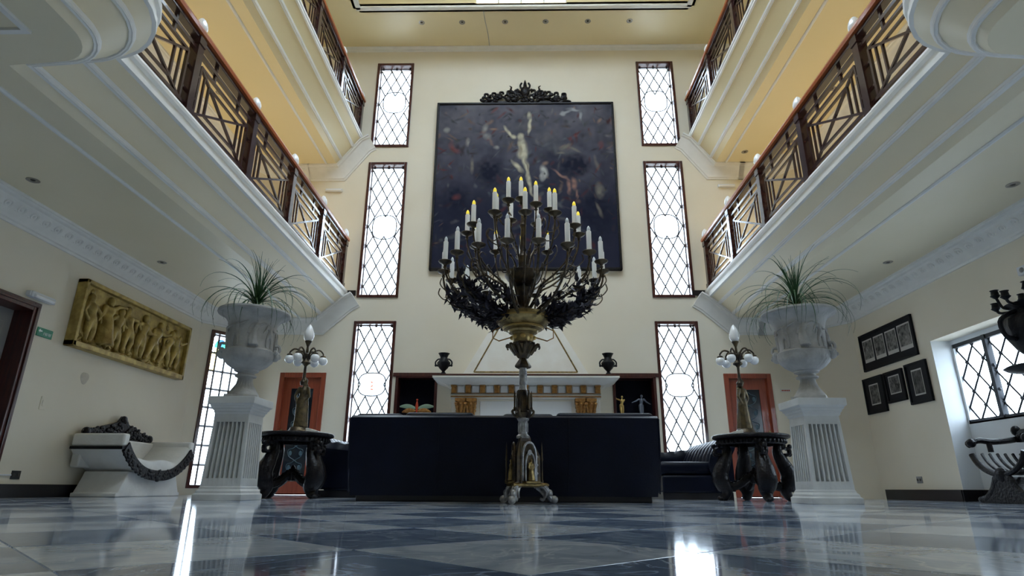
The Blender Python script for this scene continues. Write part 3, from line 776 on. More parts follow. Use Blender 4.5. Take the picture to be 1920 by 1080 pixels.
def paint(U, V):
    n = .5 * vnoise(U, V, 6, 1) + .3 * vnoise(U, V, 17, 2) + .2 * vnoise(U, V, 44, 3)
    base = np.array([.010, .012, .030]) + n[..., None] * np.array([.018, .019, .030])
    haze = np.clip(V - .35, 0, 1)[..., None] * n[..., None] * np.array([.16, .155, .16]) * 1.5
    col = base + haze
    G = np.random.default_rng(5)
    def stroke(cx, cy, rx, ry, ang, c, al=1., soft=.5):
        nonlocal col
        a = math.radians(ang); wob = .012 * (vnoise(U, V, 30, 9) - .5); dx, dy = U - cx + wob, V - cy + wob
        x, y = dx * math.cos(a) + dy * math.sin(a), -dx * math.sin(a) + dy * math.cos(a)
        d = np.sqrt((x / rx) ** 2 + (y / ry) ** 2); m = np.clip((1 - d) / soft, 0, 1) * al * (.55 + .9 * vnoise(U, V, 55, 11))
        m = np.clip(m, 0, 1)[..., None]; col = col * (1 - m) + np.array(c) * m
    pale, flesh, red, grey, dark = (.52, .48, .36), (.30, .20, .15), (.16, .035, .03), (.16, .16, .17), (.008, .010, .025)
    # murky crowd of small strokes
    for _ in range(460):
        x, y = G.random(), .12 + .85 * G.random(); c = [grey, flesh, (.09, .09, .10), (.07, .06, .07), red, (.12, .14, .16)][G.integers(0, 6)]
        stroke(x, y, .010 + .035 * G.random(), .004 + .012 * G.random(), G.random() * 180, np.array(c) * (.25 + .75 * G.random() * (.45 + .75 * y)), .6, .8)
    for (x, y, rx, ry, a) in ((.62, .78, .10, .06, 10), (.72, .70, .12, .05, -10), (.50, .86, .09, .05, 30)): stroke(x, y, rx, ry, a, (.12, .12, .13), .7, 1.)
    stroke(.78, .60, .10, .09, 0, dark, .9, .5); stroke(.30, .56, .10, .12, 20, dark, .85, .6); stroke(.12, .40, .10, .12, 0, dark, .8, .7); stroke(.88, .32, .14, .22, 0, dark, .8, .7)
    # pale twisting figure in the middle
    for s in ((.485, .735, .030, .065, 8), (.482, .68, .034, .045, -8), (.525, .86, .012, .075, -6), (.518, .92, .014, .03, -4), (.405, .82, .014, .055, 30), (.435, .785, .020, .022, 0),
              (.50, .62, .020, .075, 8), (.515, .54, .016, .08, 12), (.53, .46, .012, .06, 14), (.455, .60, .016, .06, 38), (.475, .79, .022, .026, 0)): stroke(*s, pale, .9, .7)
    stroke(.475, .70, .010, .06, 0, (.2, .15, .10), .6, .8); stroke(.508, .60, .006, .07, 8, (.12, .09, .07), .7, .8)
    for s in ((.605, .565, .030, .050, 12), (.595, .53, .022, .03, 0)): stroke(*s, (.42, .42, .40), .9, .7)
    stroke(.606, .55, .008, .010, 0, (.05, .05, .05), .9, .5)
    for s in ((.74, .945, .05, .010, 20), (.78, .96, .05, .014, -8), (.82, .92, .012, .035, 10), (.72, .935, .02, .02, 0)): stroke(*s, (.30, .31, .33), .85, .6)
    for s in ((.27, .84, .022, .040, -20), (.285, .79, .028, .030, 30), (.17, .75, .016, .035, 0), (.335, .715, .02, .02, 0), (.05, .83, .02, .025, 0)): stroke(*s, (.25, .25, .25), .85, .7)
    for s in ((.085, .72, .022, .05, 15), (.11, .69, .03, .02, -30), (.93, .73, .022, .035, 0), (.79, .79, .022, .012, 30), (.65, .81, .012, .018, 0), (.12, .41, .03, .022, 0)): stroke(*s, (.20, .055, .05), .55, .95)
    for s in ((.74, .47, .016, .055, 4), (.70, .545, .010, .075, 52), (.77, .49, .018, .05, 5), (.785, .43, .010, .03, 0), (.56, .38, .025, .05, -30)): stroke(*s, (.28, .16, .13), .85, .7)
    for s in ((.73, .72, .05, .014, 30), (.78, .70, .05, .012, -30), (.70, .68, .03, .012, 0), (.90, .62, .014, .06, 10), (.91, .45, .03, .06, 10), (.90, .33, .012, .06, 20), (.20, .60, .015, .06, 0)): stroke(*s, (.17, .16, .14), .8, .8)
    return np.clip(col, .004, .8)
pt = thing('painting', 'large dark baroque oil painting with pale figure on far wall', 'painting', (.045, YF, 4.06))
canvas('canvas', 3.60, 3.68, 320, 327, paint, 'painted_canvas', pt, (0, -.075, .03))
b = MB(); w, h = 1.84, 3.74
for r in ((-w, w, 0, .045), (-w, w, h - .045, h), (-w, -w + .045, 0, h), (w - .045, w, 0, h)): b.box(r[0], r[1], -.10, -.0, r[2], r[3])
b.box(-w + .02, w - .02, -.06, -.005, .02, h - .02)
obj('frame', b, 'carved_dark', pt, 0, .008)
b = MB()
G = np.random.default_rng(3)
for k in range(90):
    t = G.uniform(-1, 1); top = .10 + .24 * (1 - abs(t)) ** .9; z = G.uniform(0, 1) * top
    x = t * .90; b.ball((x, -.05 - G.random() * .05, h + .02 + z), (.03 + .05 * G.random(), .03, .02 + .04 * G.random()), 7, 5, rot=Matrix.Rotation(G.uniform(-1, 1), 3, 'Y'))
for s in (-1, 1):
    for k in range(5):
        x0 = s * (.15 + .16 * k); z0 = h + .14 + .14 * (1 - (.15 + .16 * k))
        b.tube(bez([(x0 - s * .08, -.07, z0 - .10), (x0 + s * .04, -.09, z0 - .05), (x0 + s * .06, -.09, z0 + .03), (x0, -.08, z0 + .04), (x0 - s * .01, -.08, z0)], 12), [.024] * 13, 6)
    b.tube(bez([(s * .20, -.07, h + .22), (s * .30, -.08, h + .30), (s * .29, -.08, h + .38), (s * .33, -.08, h + .42)], 9), [.03, .03, .028, .026, .024, .02, .018, .015, .01, .006][:len(bez([(0, 0, 0), (1, 0, 0), (2, 0, 0), (3, 0, 0)], 9))], 6)
    b.tube(bez([(s * .04, -.08, h + .28), (s * .10, -.09, h + .40), (s * .07, -.09, h + .48)], 8), .022, 6)
b.ball((0, -.09, h + .27), (.10, .05, .13), 10, 8); b.tube([(0, -.08, h + .3), (0, -.08, h + .47), (0, -.08, h + .56)], [.05, .035, .008], 8)
b.box(-.90, .90, -.07, -.01, h - .0, h + .05)
obj('crest', b, 'carved_dark', pt, 50, label='carved brown scrollwork crest above the frame')

# ---- fireplace
fp = thing('fireplace', 'white and gilt fireplace with tall tapering hood on the far wall', 'fireplace', (.045, YF, 0))
b = MB(); b.box(-1.27, 1.27, -.40, -.005, 0, 1.66)
obj('breast', b, 'mantel_white', fp, 0, .01)
b = MB(); prof = [(-.42, 1.66), (-.44, 1.70), (-.44, 1.73), (-.42, 1.75), (-.42, 1.90), (-.50, 1.935), (-.56, 1.95), (-.60, 1.975), (-.60, 2.01), (-.58, 2.02)]
def ringrect(e, z): return [(-1.26 - e * .86, -.005, z), (-1.26 - e * .86, -.40 - e, z), (1.26 + e * .86, -.40 - e, z), (1.26 + e * .86, -.005, z)]
b.rings([ringrect(-y - .42 + .02, z) for y, z in prof], closed=True, cap=True)
b.rings([ringrect(e, z) for e, z in ((.10, 1.90), (.17, 1.93), (.26, 1.955), (.34, 1.985), (.36, 1.99), (.36, 2.02))], closed=True, cap=True)
obj('mantel_shelf', b, 'mantel_white', fp, 0)
b = MB(); b.rings([ringrect(.365, 2.022), ringrect(.365, 2.05)], cap=True); obj('shelf_slab', b, 'mahogany', fp, 0, label='dark wooden slab on the mantel shelf')
for k in range(11):
    x = -1.23 + k * .246
    b = MB(); b.box(x - .042, x + .042, -.50, -.42, 1.755, 1.89); b.box(x - .05, x + .05, -.515, -.42, 1.865, 1.895); b.tube([(x - .03, -.49, 1.775), (x + .03, -.49, 1.775)], .016, 6)
    obj('dentil', b, 'gilt', fp, 0, .006)
    if k < 10:
        b = MB(); b.box(x + .06, x + .186, -.455, -.42, 1.765, 1.885); obj('frieze_tile', b, 'tile_panel', fp, 0, .006)
b = MB(); b.box(-1.285, 1.285, -.458, -.40, 1.690, 1.710); b.box(-1.285, 1.285, -.458, -.40, 1.755, 1.762); obj('gilt_line', b, 'gilt', fp, 0)
for x in (-1.10, -.93, .93, 1.10):
    b = MB(); b.box(x - .095, x + .095, -.56, -.40, 1.60, 1.655)
    for s in (-1, 0, 1):
        for z, rr_ in ((1.57, .045), (1.50, .04), (1.44, .035)): b.ball((x + s * .055, -.48, z), (rr_, .06, rr_), 8, 6)
        b.tube(bez([(x + s * .05, -.50, 1.36), (x + s * .06, -.53, 1.46), (x + s * .085, -.57, 1.57), (x + s * .07, -.58, 1.54)], 9), .02, 6)
    b.lathe([(.05, 1.36), (.062, 1.38), (.05, 1.40), (.07, 1.50), (.085, 1.60)], 14, c=(x, -.47)); obj('capital', b, 'gilt', fp, 40, label='gilded leafy capital')
    b = MB(); b.lathe([(.085, 0), (.085, .08), (.06, .12), (.062, .6), (.052, 1.36)], 18, c=(x, -.47)); obj('column', b, 'mantel_white', fp)
b = MB(); b.box(-.78, .78, -.43, -.395, .92, 1.62); obj('frieze_panel', b, 'tile_panel', fp, 0, .008)
b = MB(); b.box(-.72, .72, -.41, -.398, .1, .9); obj('firebox', b, 'dark_interior', fp, 0)
# hood
b = MB(); hz0, hz1 = 2.05, 3.45
def hood(e0, z, y, k): return [(-e0, -.005, z), (-e0, y, z), (e0, y, z), (e0, -.005, z)]
b.rings([hood(1.16, hz0, -.40, 0), hood(1.16, hz0 + .05, -.40, 0), hood(1.10, hz0 + .06, -.37, 0), hood(.40, hz1, -.20, 0)], cap=True); obj('hood', b, 'mantel_white', fp, 0)
b = MB()
def hp(x, z):                       # point on the hood front
    t = (z - hz0 - .06) / (hz1 - hz0 - .06); return Vector((x * 1., -.37 + .17 * t - .004, z))
def hx(z, ins): t = (z - hz0 - .06) / (hz1 - hz0 - .06); return 1.10 - .70 * t - ins
L0, L1 = 2.16, 3.36
for s in (-1, 1): b.tube([hp(s * hx(L0, .17), L0), hp(s * hx(L1, .13), L1)], .013, 4)
b.tube([hp(-hx(L0, .17), L0), hp(hx(L0, .17), L0)], .013, 4); b.tube([hp(-hx(L1, .13), L1), hp(hx(L1, .13), L1)], .013, 4); obj('hood_line', b, 'brass', fp, 0, label='dark gilt line framing the hood')
fp.scale = (1, 1, .95)
# black urns on the mantel
def small_urn(x, label):
    u = thing('black_urn', label, 'urn', (x, YF - .55, 1.949), 0, 'black urns on the mantel')
    b = MB(); b.lathe([(.085, 0), (.085, .02), (.05, .04), (.025, .07), (.03, .085), (.07, .13), (.105, .19), (.11, .23), (.07, .28), (.06, .32), (.085, .37), (.10, .39), (.085, .39), (.05, .34)], 24, lambda a, k, z: 1 + .05 * math.cos(10 * a) * (1 if 4 < k < 9 else 0)); obj('body', b, 'black_metal', u)
    for s in (-1, 1):
        b = MB(); b.tube(bez([(s * .09, 0, .17), (s * .135, 0, .19), (s * .14, 0, .24), (s * .10, 0, .285), (s * .065, 0, .29)], 12), .014, 6); b.ball((s * .135, 0, .18), .022, 6, 5); obj('handle', b, 'black_metal', u)
small_urn(-1.37, 'small black urn on the left end of the mantel'); small_urn(1.46, 'small black urn on the right end of the mantel')

# ---- display niches beside the fireplace
for k, (a0, a1) in enumerate(NICHE):
    nm = 'left' if k == 0 else 'right'
    r = thing('display_cabinet', f'dark mahogany display niche {nm} of the fireplace', 'cabinet', ((a0 + a1) / 2, YF, 0), 0); w = (a1 - a0) / 2
    b = MB()
    for q in ((-w, -w + .05, .3, 2.06), (w - .05, w, .3, 2.06), (-w, w, 2.01, 2.06), (-w, w, .3, .35)): b.box(q[0], q[1], -.02, .265, q[2], q[3])
    b.box(-w - .05, w + .05, -.03, .0, 2.03, 2.10); obj('case', b, 'mahogany', r, 0, .006)
    b = MB(); b.box(-w + .05, w - .05, .24, .262, .35, 2.01); obj('back_board', b, 'dark_interior', r, 0)
    b = MB(); b.box(-w + .05, w - .05, .01, .24, 1.325, 1.35); obj('shelf', b, 'mahogany', r, 0)
s = thing('winged_ornament', 'red winged insect ornament in the left display niche', 'ornament', (-1.91, YF + .11, 1.35))
b = MB(); b.lathe([(.035, 0), (.03, .02), (.012, .04), (.02, .10), (.03, .16), (.02, .22), (.012, .25), (0, .27)], 12); b.ball((0, 0, .28), .02, 8, 6); obj('body', b, 'red_enamel', s)
for q in (-1, 1):
    for t, (l, z) in enumerate(((.29, .13), (.24, .08))):
        b = MB(); pts = [(q * (.02 + l * u), -.01 * t, z + .02 * math.sin(u * PI) + (.03 if t == 0 else -.02) * u) for u in np.linspace(0, 1, 8)]
        b.tube(pts, [(.004, max(.006, .042 * math.sin(PI * min(.95, .12 + u * .8)))) for u in np.linspace(0, 1, 8)], 8, flat=(0, 1, 0)); obj('wing', b, 'wing_glass' if t == 0 else 'gilt', s)
def figurine(x, y, m, arms, label, h=.36):
    s = thing('dancing_figurine', label, 'figurine', (x, y, 1.35))
    b = MB(); figure(b, Matrix.Translation((0, 0, .015)), h, .1, arms, ((.06, -.05), (-.02, .1)), 1.0); link('figure', blob('figure', b, .006, 2), s).data.materials.append(MATS[m])
    b = MB(); b.lathe([(.05, 0), (.05, .012), (.04, .018)], 16); obj('base', b, m, s)
figurine(1.76, YF + .10, 'gold', ((-.5, -1.0), (-1.9, -2.5)), 'gold figurine with raised arm in the right display niche')
figurine(2.12, YF + .16, 'grey_metal', ((.7, 1.0), (-1.0, -1.2)), 'grey figurine with spread arms in the right display niche', .39)

# ---- pedestals, urns, plants
def square_ring(h, z): return [(-h, -h, z), (h, -h, z), (h, h, z), (-h, h, z)]
def make_pedestal():
    r = thing('fluted_pedestal', '', 'pedestal', (-2.94, 6.24, 0), 0, 'white fluted pedestals')
    b = MB(); b.rings([square_ring(h, z) for h, z in ((.240, 0), (.240, .055), (.225, .065), (.222, .085), (.205, .105), (.203, .12), (.192, .135))], cap=True); obj('base', b, 'plinth_white', r, 0, .004)
    b = MB()                                             # fluted shaft
    def sec(h, depth):
        pts = []; nf = 7; m = h * .15; wv = (2 * h - 2 * m) / nf
        for side in range(4):
            a = side * PI / 2; ca, sa = math.cos(a), math.sin(a)
            loc = [(-h, -h)]
            for k in range(nf):
                x0 = -h + m + k * wv + wv * .14; x1 = x0 + wv * .72
                loc += [(x0, -h), (x0 + wv * .12, -h + depth), (x1 - wv * .12, -h + depth), (x1, -h)]
            pts += [(x * ca - y * sa, x * sa + y * ca) for x, y in loc]
        return pts
    H0, H1 = .196, .172
    hh = lambda z: H0 + (H1 - H0) * (z - .135) / (.83 - .135)
    rings = [[(*p, z) for p in sec(hh(z), d)] for z, d in ((.13, .0005), (.205, .0005), (.206, .042), (.745, .042), (.746, .0005), (.83, .0005))]
    b.rings(rings, cap=True); obj('shaft', b, 'plinth_white', r, 0)
    b = MB(); b.rings([square_ring(h, z) for h, z in ((.174, .825), (.185, .84), (.185, .855), (.20, .868), (.20, .882), (.215, .895), (.215, .908), (.238, .925), (.238, .995))], cap=True); obj('cap', b, 'plinth_white', r, 0, .004)
    return r
def make_urn():
    r = thing('stone_urn', '', 'urn', (-2.94, 6.24, .995), 0, 'stone urns on the pedestals')
    b = MB(); b.box(-.16, .16, -.16, .16, 0, .03); b.lathe([(.155, .03), (.155, .045), (.12, .09), (.085, .15), (.072, .20), (.075, .225)], 40, lambda a, k, z: 1 + (.045 * math.cos(20 * a) if z > .05 and z < .21 else 0)); obj('foot', b, 'stone', r, 45)
    b = MB(); b.lathe([(.075, .22), (.105, .23), (.11, .245), (.085, .26), (.085, .275), (.12, .29), (.125, .305)], 40); obj('collar', b, 'stone', r, 30)
    def gad(a, k, z): return 1 + (.035 * abs(math.cos(14 * a)) if k in (2, 3, 4, 5) else 0)
    b = MB(); b.lathe([(.10, .30), (.14, .315), (.19, .35), (.235, .40), (.255, .445), (.25, .475), (.262, .485), (.262, .50), (.235, .515)], 84, gad); obj('bowl', b, 'stone', r, 45)
    b = MB(); b.lathe([(.235, .51), (.232, .56), (.235, .65), (.24, .75), (.255, .815), (.285, .86), (.335, .893), (.366, .905), (.374, .92), (.369, .94), (.345, .945), (.31, .935), (.26, .88), (.24, .86), (0, .86)], 64); obj('body', b, 'stone', r, 40)
    b = MB(); b.lathe([(.24, .862), (.12, .885), (0, .892)], 24); obj('soil', b, 'soil', r)
    for q in range(8):                                  # relief figures round the body
        a = q * PI / 4 + .2; fm = MB()
        M = Matrix.Rotation(a + PI / 2, 4, 'Z') @ Matrix.Translation((0, -.232, .53)) @ Matrix.Scale(.4, 4, (0, 1, 0))
        G = random.Random(q)
        figure(fm, M, .30, G.uniform(-.4, .4), ((G.uniform(.3, 2.4), G.uniform(.3, 2.2)), (-G.uniform(.3, 1.4), -G.uniform(.3, 1.2))), ((.25, .05), (-.3, .1)), 1.15, 7, q % 3 == 0)
        o = link('relief_figure', blob('relief_figure', fm, .009, 2), r); o.data.materials.append(MATS['stone'])
    for s in (-1, 1):                                   # masks and curled handles
        b = MB(); x = s * .265
        b.ball((x, 0, .47), (.05, .055, .06), 10, 8); b.ball((x + s * .045, 0, .46), (.018, .016, .022), 6, 5)
        for q in (-1, 1): b.ball((x + s * .035, q * .022, .485), .014, 6, 5); b.ball((x, q * .055, .50), (.03, .025, .03), 6, 5)
        b.tube(bez([(s * .25, 0, .50), (s * .30, 0, .53), (s * .29, 0, .58), (s * .25, 0, .58)], 9), .018, 6)
        obj('mask_handle', b, 'stone', r)
    return r
leafs = []
for q in range(9):
    b = MB(); L = (.62, .72, .80, .88, .95, .85, .75, .85, .55)[q]; th0 = (1.40, 1.25, 1.1, .95, .8, .6, .45, .3, 1.5)[q]; curl = (.5, 1.0, 1.6, 2.3, 2.7, 2.7, 2.5, 2.2, .25)[q]
    p = Vector((0, 0, 0)); pts = [p.copy()]; m = 14
    for k in range(m):
        t = k / (m - 1); a = th0 - curl * t ** 1.3; p = p + Vector((math.cos(a), .08 * math.sin(t * 4 + q), math.sin(a))) * (L / m); pts.append(p.copy())
    wd = [max(.0012, .0115 * (1 - (k / m) ** 1.6)) for k in range(m + 1)]
    b.tube(pts, [(w_, .0014) for w_ in wd], 4, flat=(0, 1, 0)); leafs.append(b.mesh('leaf', 'leaf_green', 60))
def make_plant(seed):
    G = random.Random(seed)
    r = thing('ponytail_palm', '', 'plant', (-2.94, 6.24, 1.885), 0, 'ponytail palms in the urns')
    b = MB(); b.lathe([(.055, -.02), (.05, .03), (.032, .08), (.024, .14), (.026, .17), (0, .185)], 14); obj('trunk', b, 'bark', r)
    for k in range(96):
        q = min(8, int(9 * (k / 96) ** .8)) if k % 7 else 8
        s = G.uniform(.75, 1.08)
        o = link('leaf', leafs[q], r, (G.uniform(-.012, .012), G.uniform(-.012, .012), .13 + G.uniform(-.02, .05)), (G.uniform(-.15, .15), G.uniform(-.12, .12), G.uniform(0, 2 * PI))); o.scale = (s, s, s)
    return r
pd = make_pedestal(); ur = make_urn(); pl = make_plant(4)
pd['label'] = 'white fluted pedestal left of the sofa, beside the white carved bench'
ur['label'] = 'grey stone urn on the pedestal at left, before stained glass'; pl['label'] = 'ponytail palm spilling from the left stone urn'
ur.rotation_euler.z = .3
p2 = copy_tree(pd); p2.location.x = 2.96; p2['label'] = 'white fluted pedestal right of the sofa, near framed prints'
u2 = copy_tree(ur); u2.location.x = 2.96; u2.rotation_euler.z = -.55; u2['label'] = 'grey stone urn on the pedestal at right, near framed prints'
l2 = make_plant(9); l2.location.x = 2.96; l2['label'] = 'ponytail palm spilling from the right stone urn'

# ---- the great candelabrum
CB = thing('candelabrum', 'huge bronze floor candelabrum with tiers of white candles before the sofa', 'candelabrum', (.0, 5.5, 0))
ANG = [math.radians(a) for a in (250, 10, 130)]
def tri(r, z, rot=0): return [(r * math.cos(a + rot), r * math.sin(a + rot), z) for a in ANG]
def hexr(r, z, rot=0): return [(r * math.cos(a), r * math.sin(a), z) for a in [ANG[0] + rot + k * PI / 3 for k in range(6)]]
for a in ANG:                                            # scrolled feet
    b = MB(); d = lambda r, z: (r * math.cos(a), r * math.sin(a), z)
    b.tube(bez([d(.10, .155), d(.16, .15), d(.205, .12), d(.225, .07), d(.255, .03), d(.285, .035)], 20), [.030] * 3 + [.028] * 6 + [.024] * 6 + [.022] * 6, 8)
    b.ball(d(.275, .034), (.036, .036, .034), 10, 8); b.ball(d(.235, .085), (.03, .03, .035), 8, 6)
    b.tube(bez([d(.12, .13), d(.16, .10), d(.19, .06), d(.175, .03), d(.15, .045)], 14), .014, 6)
    for s in (-1, 1):
        n2 = Vector((-math.sin(a), math.cos(a), 0)) * s * .03; b.tube([Vector(p) + n2 for p in bez([d(.12, .145), d(.17, .13), d(.20, .09), d(.19, .05)], 10)], .010, 6)
    obj('foot', b, 'pewter', CB)
b = MB(); b.rings([tri(.20, .135), tri(.235, .145), tri(.235, .162), tri(.215, .172)], cap=True); obj('base_plate', b, 'brass', CB, 0, .004)
b = MB(); b.rings([tri(.16, .17), tri(.155, .40), tri(.12, .47), tri(.075, .53), tri(.07, .56)], cap=True); obj('base_body', b, 'bronze', CB, 0, .004)
for k in range(3):                                      # gothic gables with a saint in each niche
    am = ANG[k] + math.radians(60); M = Matrix.Rotation(am + PI / 2, 4, 'Z') @ Matrix.Translation((0, -.085, 0))
    arch = lambda w, z0, z1, zt: [(-w, 0, z0), (-w, 0, z1)] + [(-w * math.cos(t) ** .8, 0, z1 + (zt - z1) * math.sin(t) ** .9) for t in np.linspace(.15, PI / 2, 7)] + [(w * math.cos(t) ** .8, 0, z1 + (zt - z1) * math.sin(t) ** .9) for t in np.linspace(PI / 2, .15, 7)[1:]] + [(w, 0, z1), (w, 0, z0)]
    b = MB(); b.tube([M @ Vector(p) for p in arch(.078, .175, .36, .51)], .011, 6); b.tube([M @ (Vector(p) + Vector((0, -.012, 0))) for p in arch(.052, .175, .30, .42)], .009, 6)
    b.lathe([(.0, .0), (.024, .0), (.024, .01), (0, .01)], 14, M=M @ Matrix.Translation((0, -.0, .425)) @ Matrix.Rotation(PI / 2, 4, 'X'))
    for s in (-1, 1):
        for z in (.25, .32, .39): b.ball(M @ Vector((s * .088, -.005, z)), .010, 6, 5)
    obj('gable', b, 'pewter' if k == 0 else 'bronze', CB)
    b = MB(); figure(b, M @ Matrix.Translation((0, -.022, .185)), .19, 0, ((.4, -.7), (-.4, .7)), ((.05, 0), (-.05, 0)), 1.15, 7, True); o = link('niche_figure', blob('niche_figure', b, .006, 1), CB); o.data.materials.append(MATS['brass'])
    b = MB(); b.box(-.085, .085, -.06, .0, .165, .185, M); obj('ledge', b, 'brass', CB, 0, .005)
    a = ANG[k]; c = (.185 * math.cos(a + .25), .185 * math.sin(a + .25))
    b = MB(); b.lathe([(.014, .165), (.014, .19), (.008, .20), (.008, .36), (.013, .37), (.010, .39), (.004, .50), (.0, .53)], 8, c=c); obj('pinnacle', b, 'bronze', CB)
b = MB(); b.rings([hexr(.062, .55), hexr(.062, .57), hexr(.045, .585), hexr(.045, .70), hexr(.056, .715), hexr(.056, .73)], cap=True)
for k in range(6):
    a = ANG[0] + PI / 6 + k * PI / 3; M = Matrix.Rotation(a + PI / 2, 4, 'Z'); b.box(-.015, .015, -.046, -.036, .605, .685, M)
obj('lower_shaft', b, 'pewter', CB, 0, .003)
b = MB(); b.rings([hexr(.050, .73), hexr(.07, .755), hexr(.075, .775), hexr(.055, .79), hexr(.055, .80)], cap=True)
for k in range(6):
    a = ANG[0] + k * PI / 3; b.tube(bez([(.05 * math.cos(a), .05 * math.sin(a), .735), (.085 * math.cos(a), .085 * math.sin(a), .755), (.10 * math.cos(a), .10 * math.sin(a), .79), (.085 * math.cos(a), .085 * math.sin(a), .80)], 8), .012, 6)
obj('capital', b, 'bronze', CB, 40)
b = MB(); b.rings([hexr(.05, .795), hexr(.05, .96), hexr(.03, .99)], cap=True)
for k in range(6):
    a = ANG[0] + PI / 6 + k * PI / 3; M = Matrix.Rotation(a + PI / 2, 4, 'Z') @ Matrix.Translation((0, -.056, 0))
    b.tube([M @ Vector(p) for p in ((-.024, 0, .80), (-.024, 0, .90), (-.016, 0, .945), (0, 0, .975), (.016, 0, .945), (.024, 0, .90), (.024, 0, .80))], .007, 6)
    a2 = ANG[0] + k * PI / 3; b.lathe([(.012, .79), (.012, .82), (.008, .83), (.009, .92), (.003, .975)], 7, c=(.078 * math.cos(a2), .078 * math.sin(a2)))
obj('knop', b, 'bronze', CB, 30)
b = MB(); b.rings([hexr(.042, .98), hexr(.036, 1.0), hexr(.036, 1.18), hexr(.042, 1.20)], cap=True)
for k in range(6):
    a = ANG[0] + PI / 6 + k * PI / 3; M = Matrix.Rotation(a + PI / 2, 4, 'Z'); b.box(-.012, .012, -.0355, -.028, 1.03, 1.16, M)
obj('upper_shaft', b, 'pewter', CB, 0, .003)
b = MB(); b.rings([hexr(.062, 1.185), hexr(.078, 1.195), hexr(.078, 1.21), hexr(.035, 1.275), hexr(.035, 1.29)], cap=True); obj('roof_collar', b, 'bronze', CB, 0, .003)
b = MB(); b.rings([hexr(.05, 1.28), hexr(.085, 1.33), hexr(.13, 1.40), hexr(.10, 1.415), hexr(.095, 1.44)], cap=True)
for k in range(12):
    a = ANG[0] + k * PI / 6; d = lambda r, z: (r * math.cos(a), r * math.sin(a), z); b.tube(bez([d(.07, 1.32), d(.115, 1.38), d(.145, 1.40), d(.16, 1.385), d(.15, 1.37)], 10), [.02] * 4 + [.014] * 3 + [.008] * 4, 6)
obj('leaf_cup', b, 'bronze', CB, 30)
b = MB(); b.lathe([(.095, 1.43), (.10, 1.445), (.10, 1.50), (.115, 1.515), (.135, 1.52), (.145, 1.54), (.185, 1.555), (.19, 1.575), (.225, 1.59), (.255, 1.625), (.268, 1.66), (.268, 1.69), (.245, 1.70), (.10, 1.71), (0, 1.71)], 40)
obj('bowl', b, 'brass', CB, 30)
b = MB()
for k in range(8):
    a = k * PI / 4; M = Matrix.Rotation(a, 4, 'Z'); b.ball(M @ Vector((0, -.10, 1.475)), (.026, .012, .022), 8, 6)
b.lathe([(.255, 1.642), (.272, 1.648), (.272, 1.655), (.258, 1.66)], 40); b.lathe([(.185, 1.56), (.198, 1.565), (.198, 1.572), (.185, 1.576)], 36)
obj('bowl_ornament', b, 'gold', CB)
b = MB(); b.lathe([(.09, 1.70), (.085, 1.76), (.07, 1.78), (.05, 1.80), (.05, 1.90), (.065, 1.93), (.075, 1.97), (.06, 1.985), (.095, 2.0), (.15, 2.05), (.178, 2.09), (.178, 2.125), (.155, 2.135), (.06, 2.15), (.05, 2.2), (.035, 2.26), (.05, 2.30), (.03, 2.34), (.022, 2.6), (.035, 2.64), (.02, 2.68), (.016, 2.88), (0, 2.90)], 28); obj('upper_column', b, 'bronze', CB, 35)
for s in (-1, 1):                                       # thin wall-side brackets under the bowl
    b = MB(); b.tube([(s * .10, .06, 1.50), (s * .23, .06, 1.46), (s * .29, .06, 1.49), (s * .29, .06, 1.56), (s * .21, .06, 1.60)], .006, 6); obj('bracket', b, 'gilt', CB)
# arms, candles, leaves
pan = MB(); pan.lathe([(.012, -.06), (.018, -.05), (.012, -.035), (.02, -.02), (.055, -.005), (.065, .008), (.062, .012), (.03, .004), (0, .004)], 20)
PAN = pan.mesh('drip_pan', 'bronze', 40)
def candle_mesh(tip, r=.023, h=.20):
    b = MB(); b.lathe([(r * 1.1, 0), (r, .01), (r, h), (r * .8, h + .008), (0, h + .01)], 14); b.cur = 1
    b.lathe([(r * .62, h + .008), (r * .75, h + .02), (r * .62, h + .04), (r * .25, h + .055), (0, h + .06)], 10); return b.mesh('candle', ['candle_white', tip], 45)
CW, CY = candle_mesh('clear_tip'), candle_mesh('yellow_tip')
def lance(b, p, d, L, w, upv=Vector((0, 0, 1))):
    d = d.normalized(); side = d.cross(upv); side = side.normalized() if side.length > .01 else Vector((1, 0, 0)); nn = side.cross(d)
    q = [p, p + d * L * .35 + side * w, p + d * L + nn * L * .12, p + d * L * .35 - side * w, p + d * L * .4 + nn * w * .45]
    b.add(q, [(0, 1, 4), (1, 2, 4), (2, 3, 4), (3, 0, 4), (0, 3, 2, 1)])
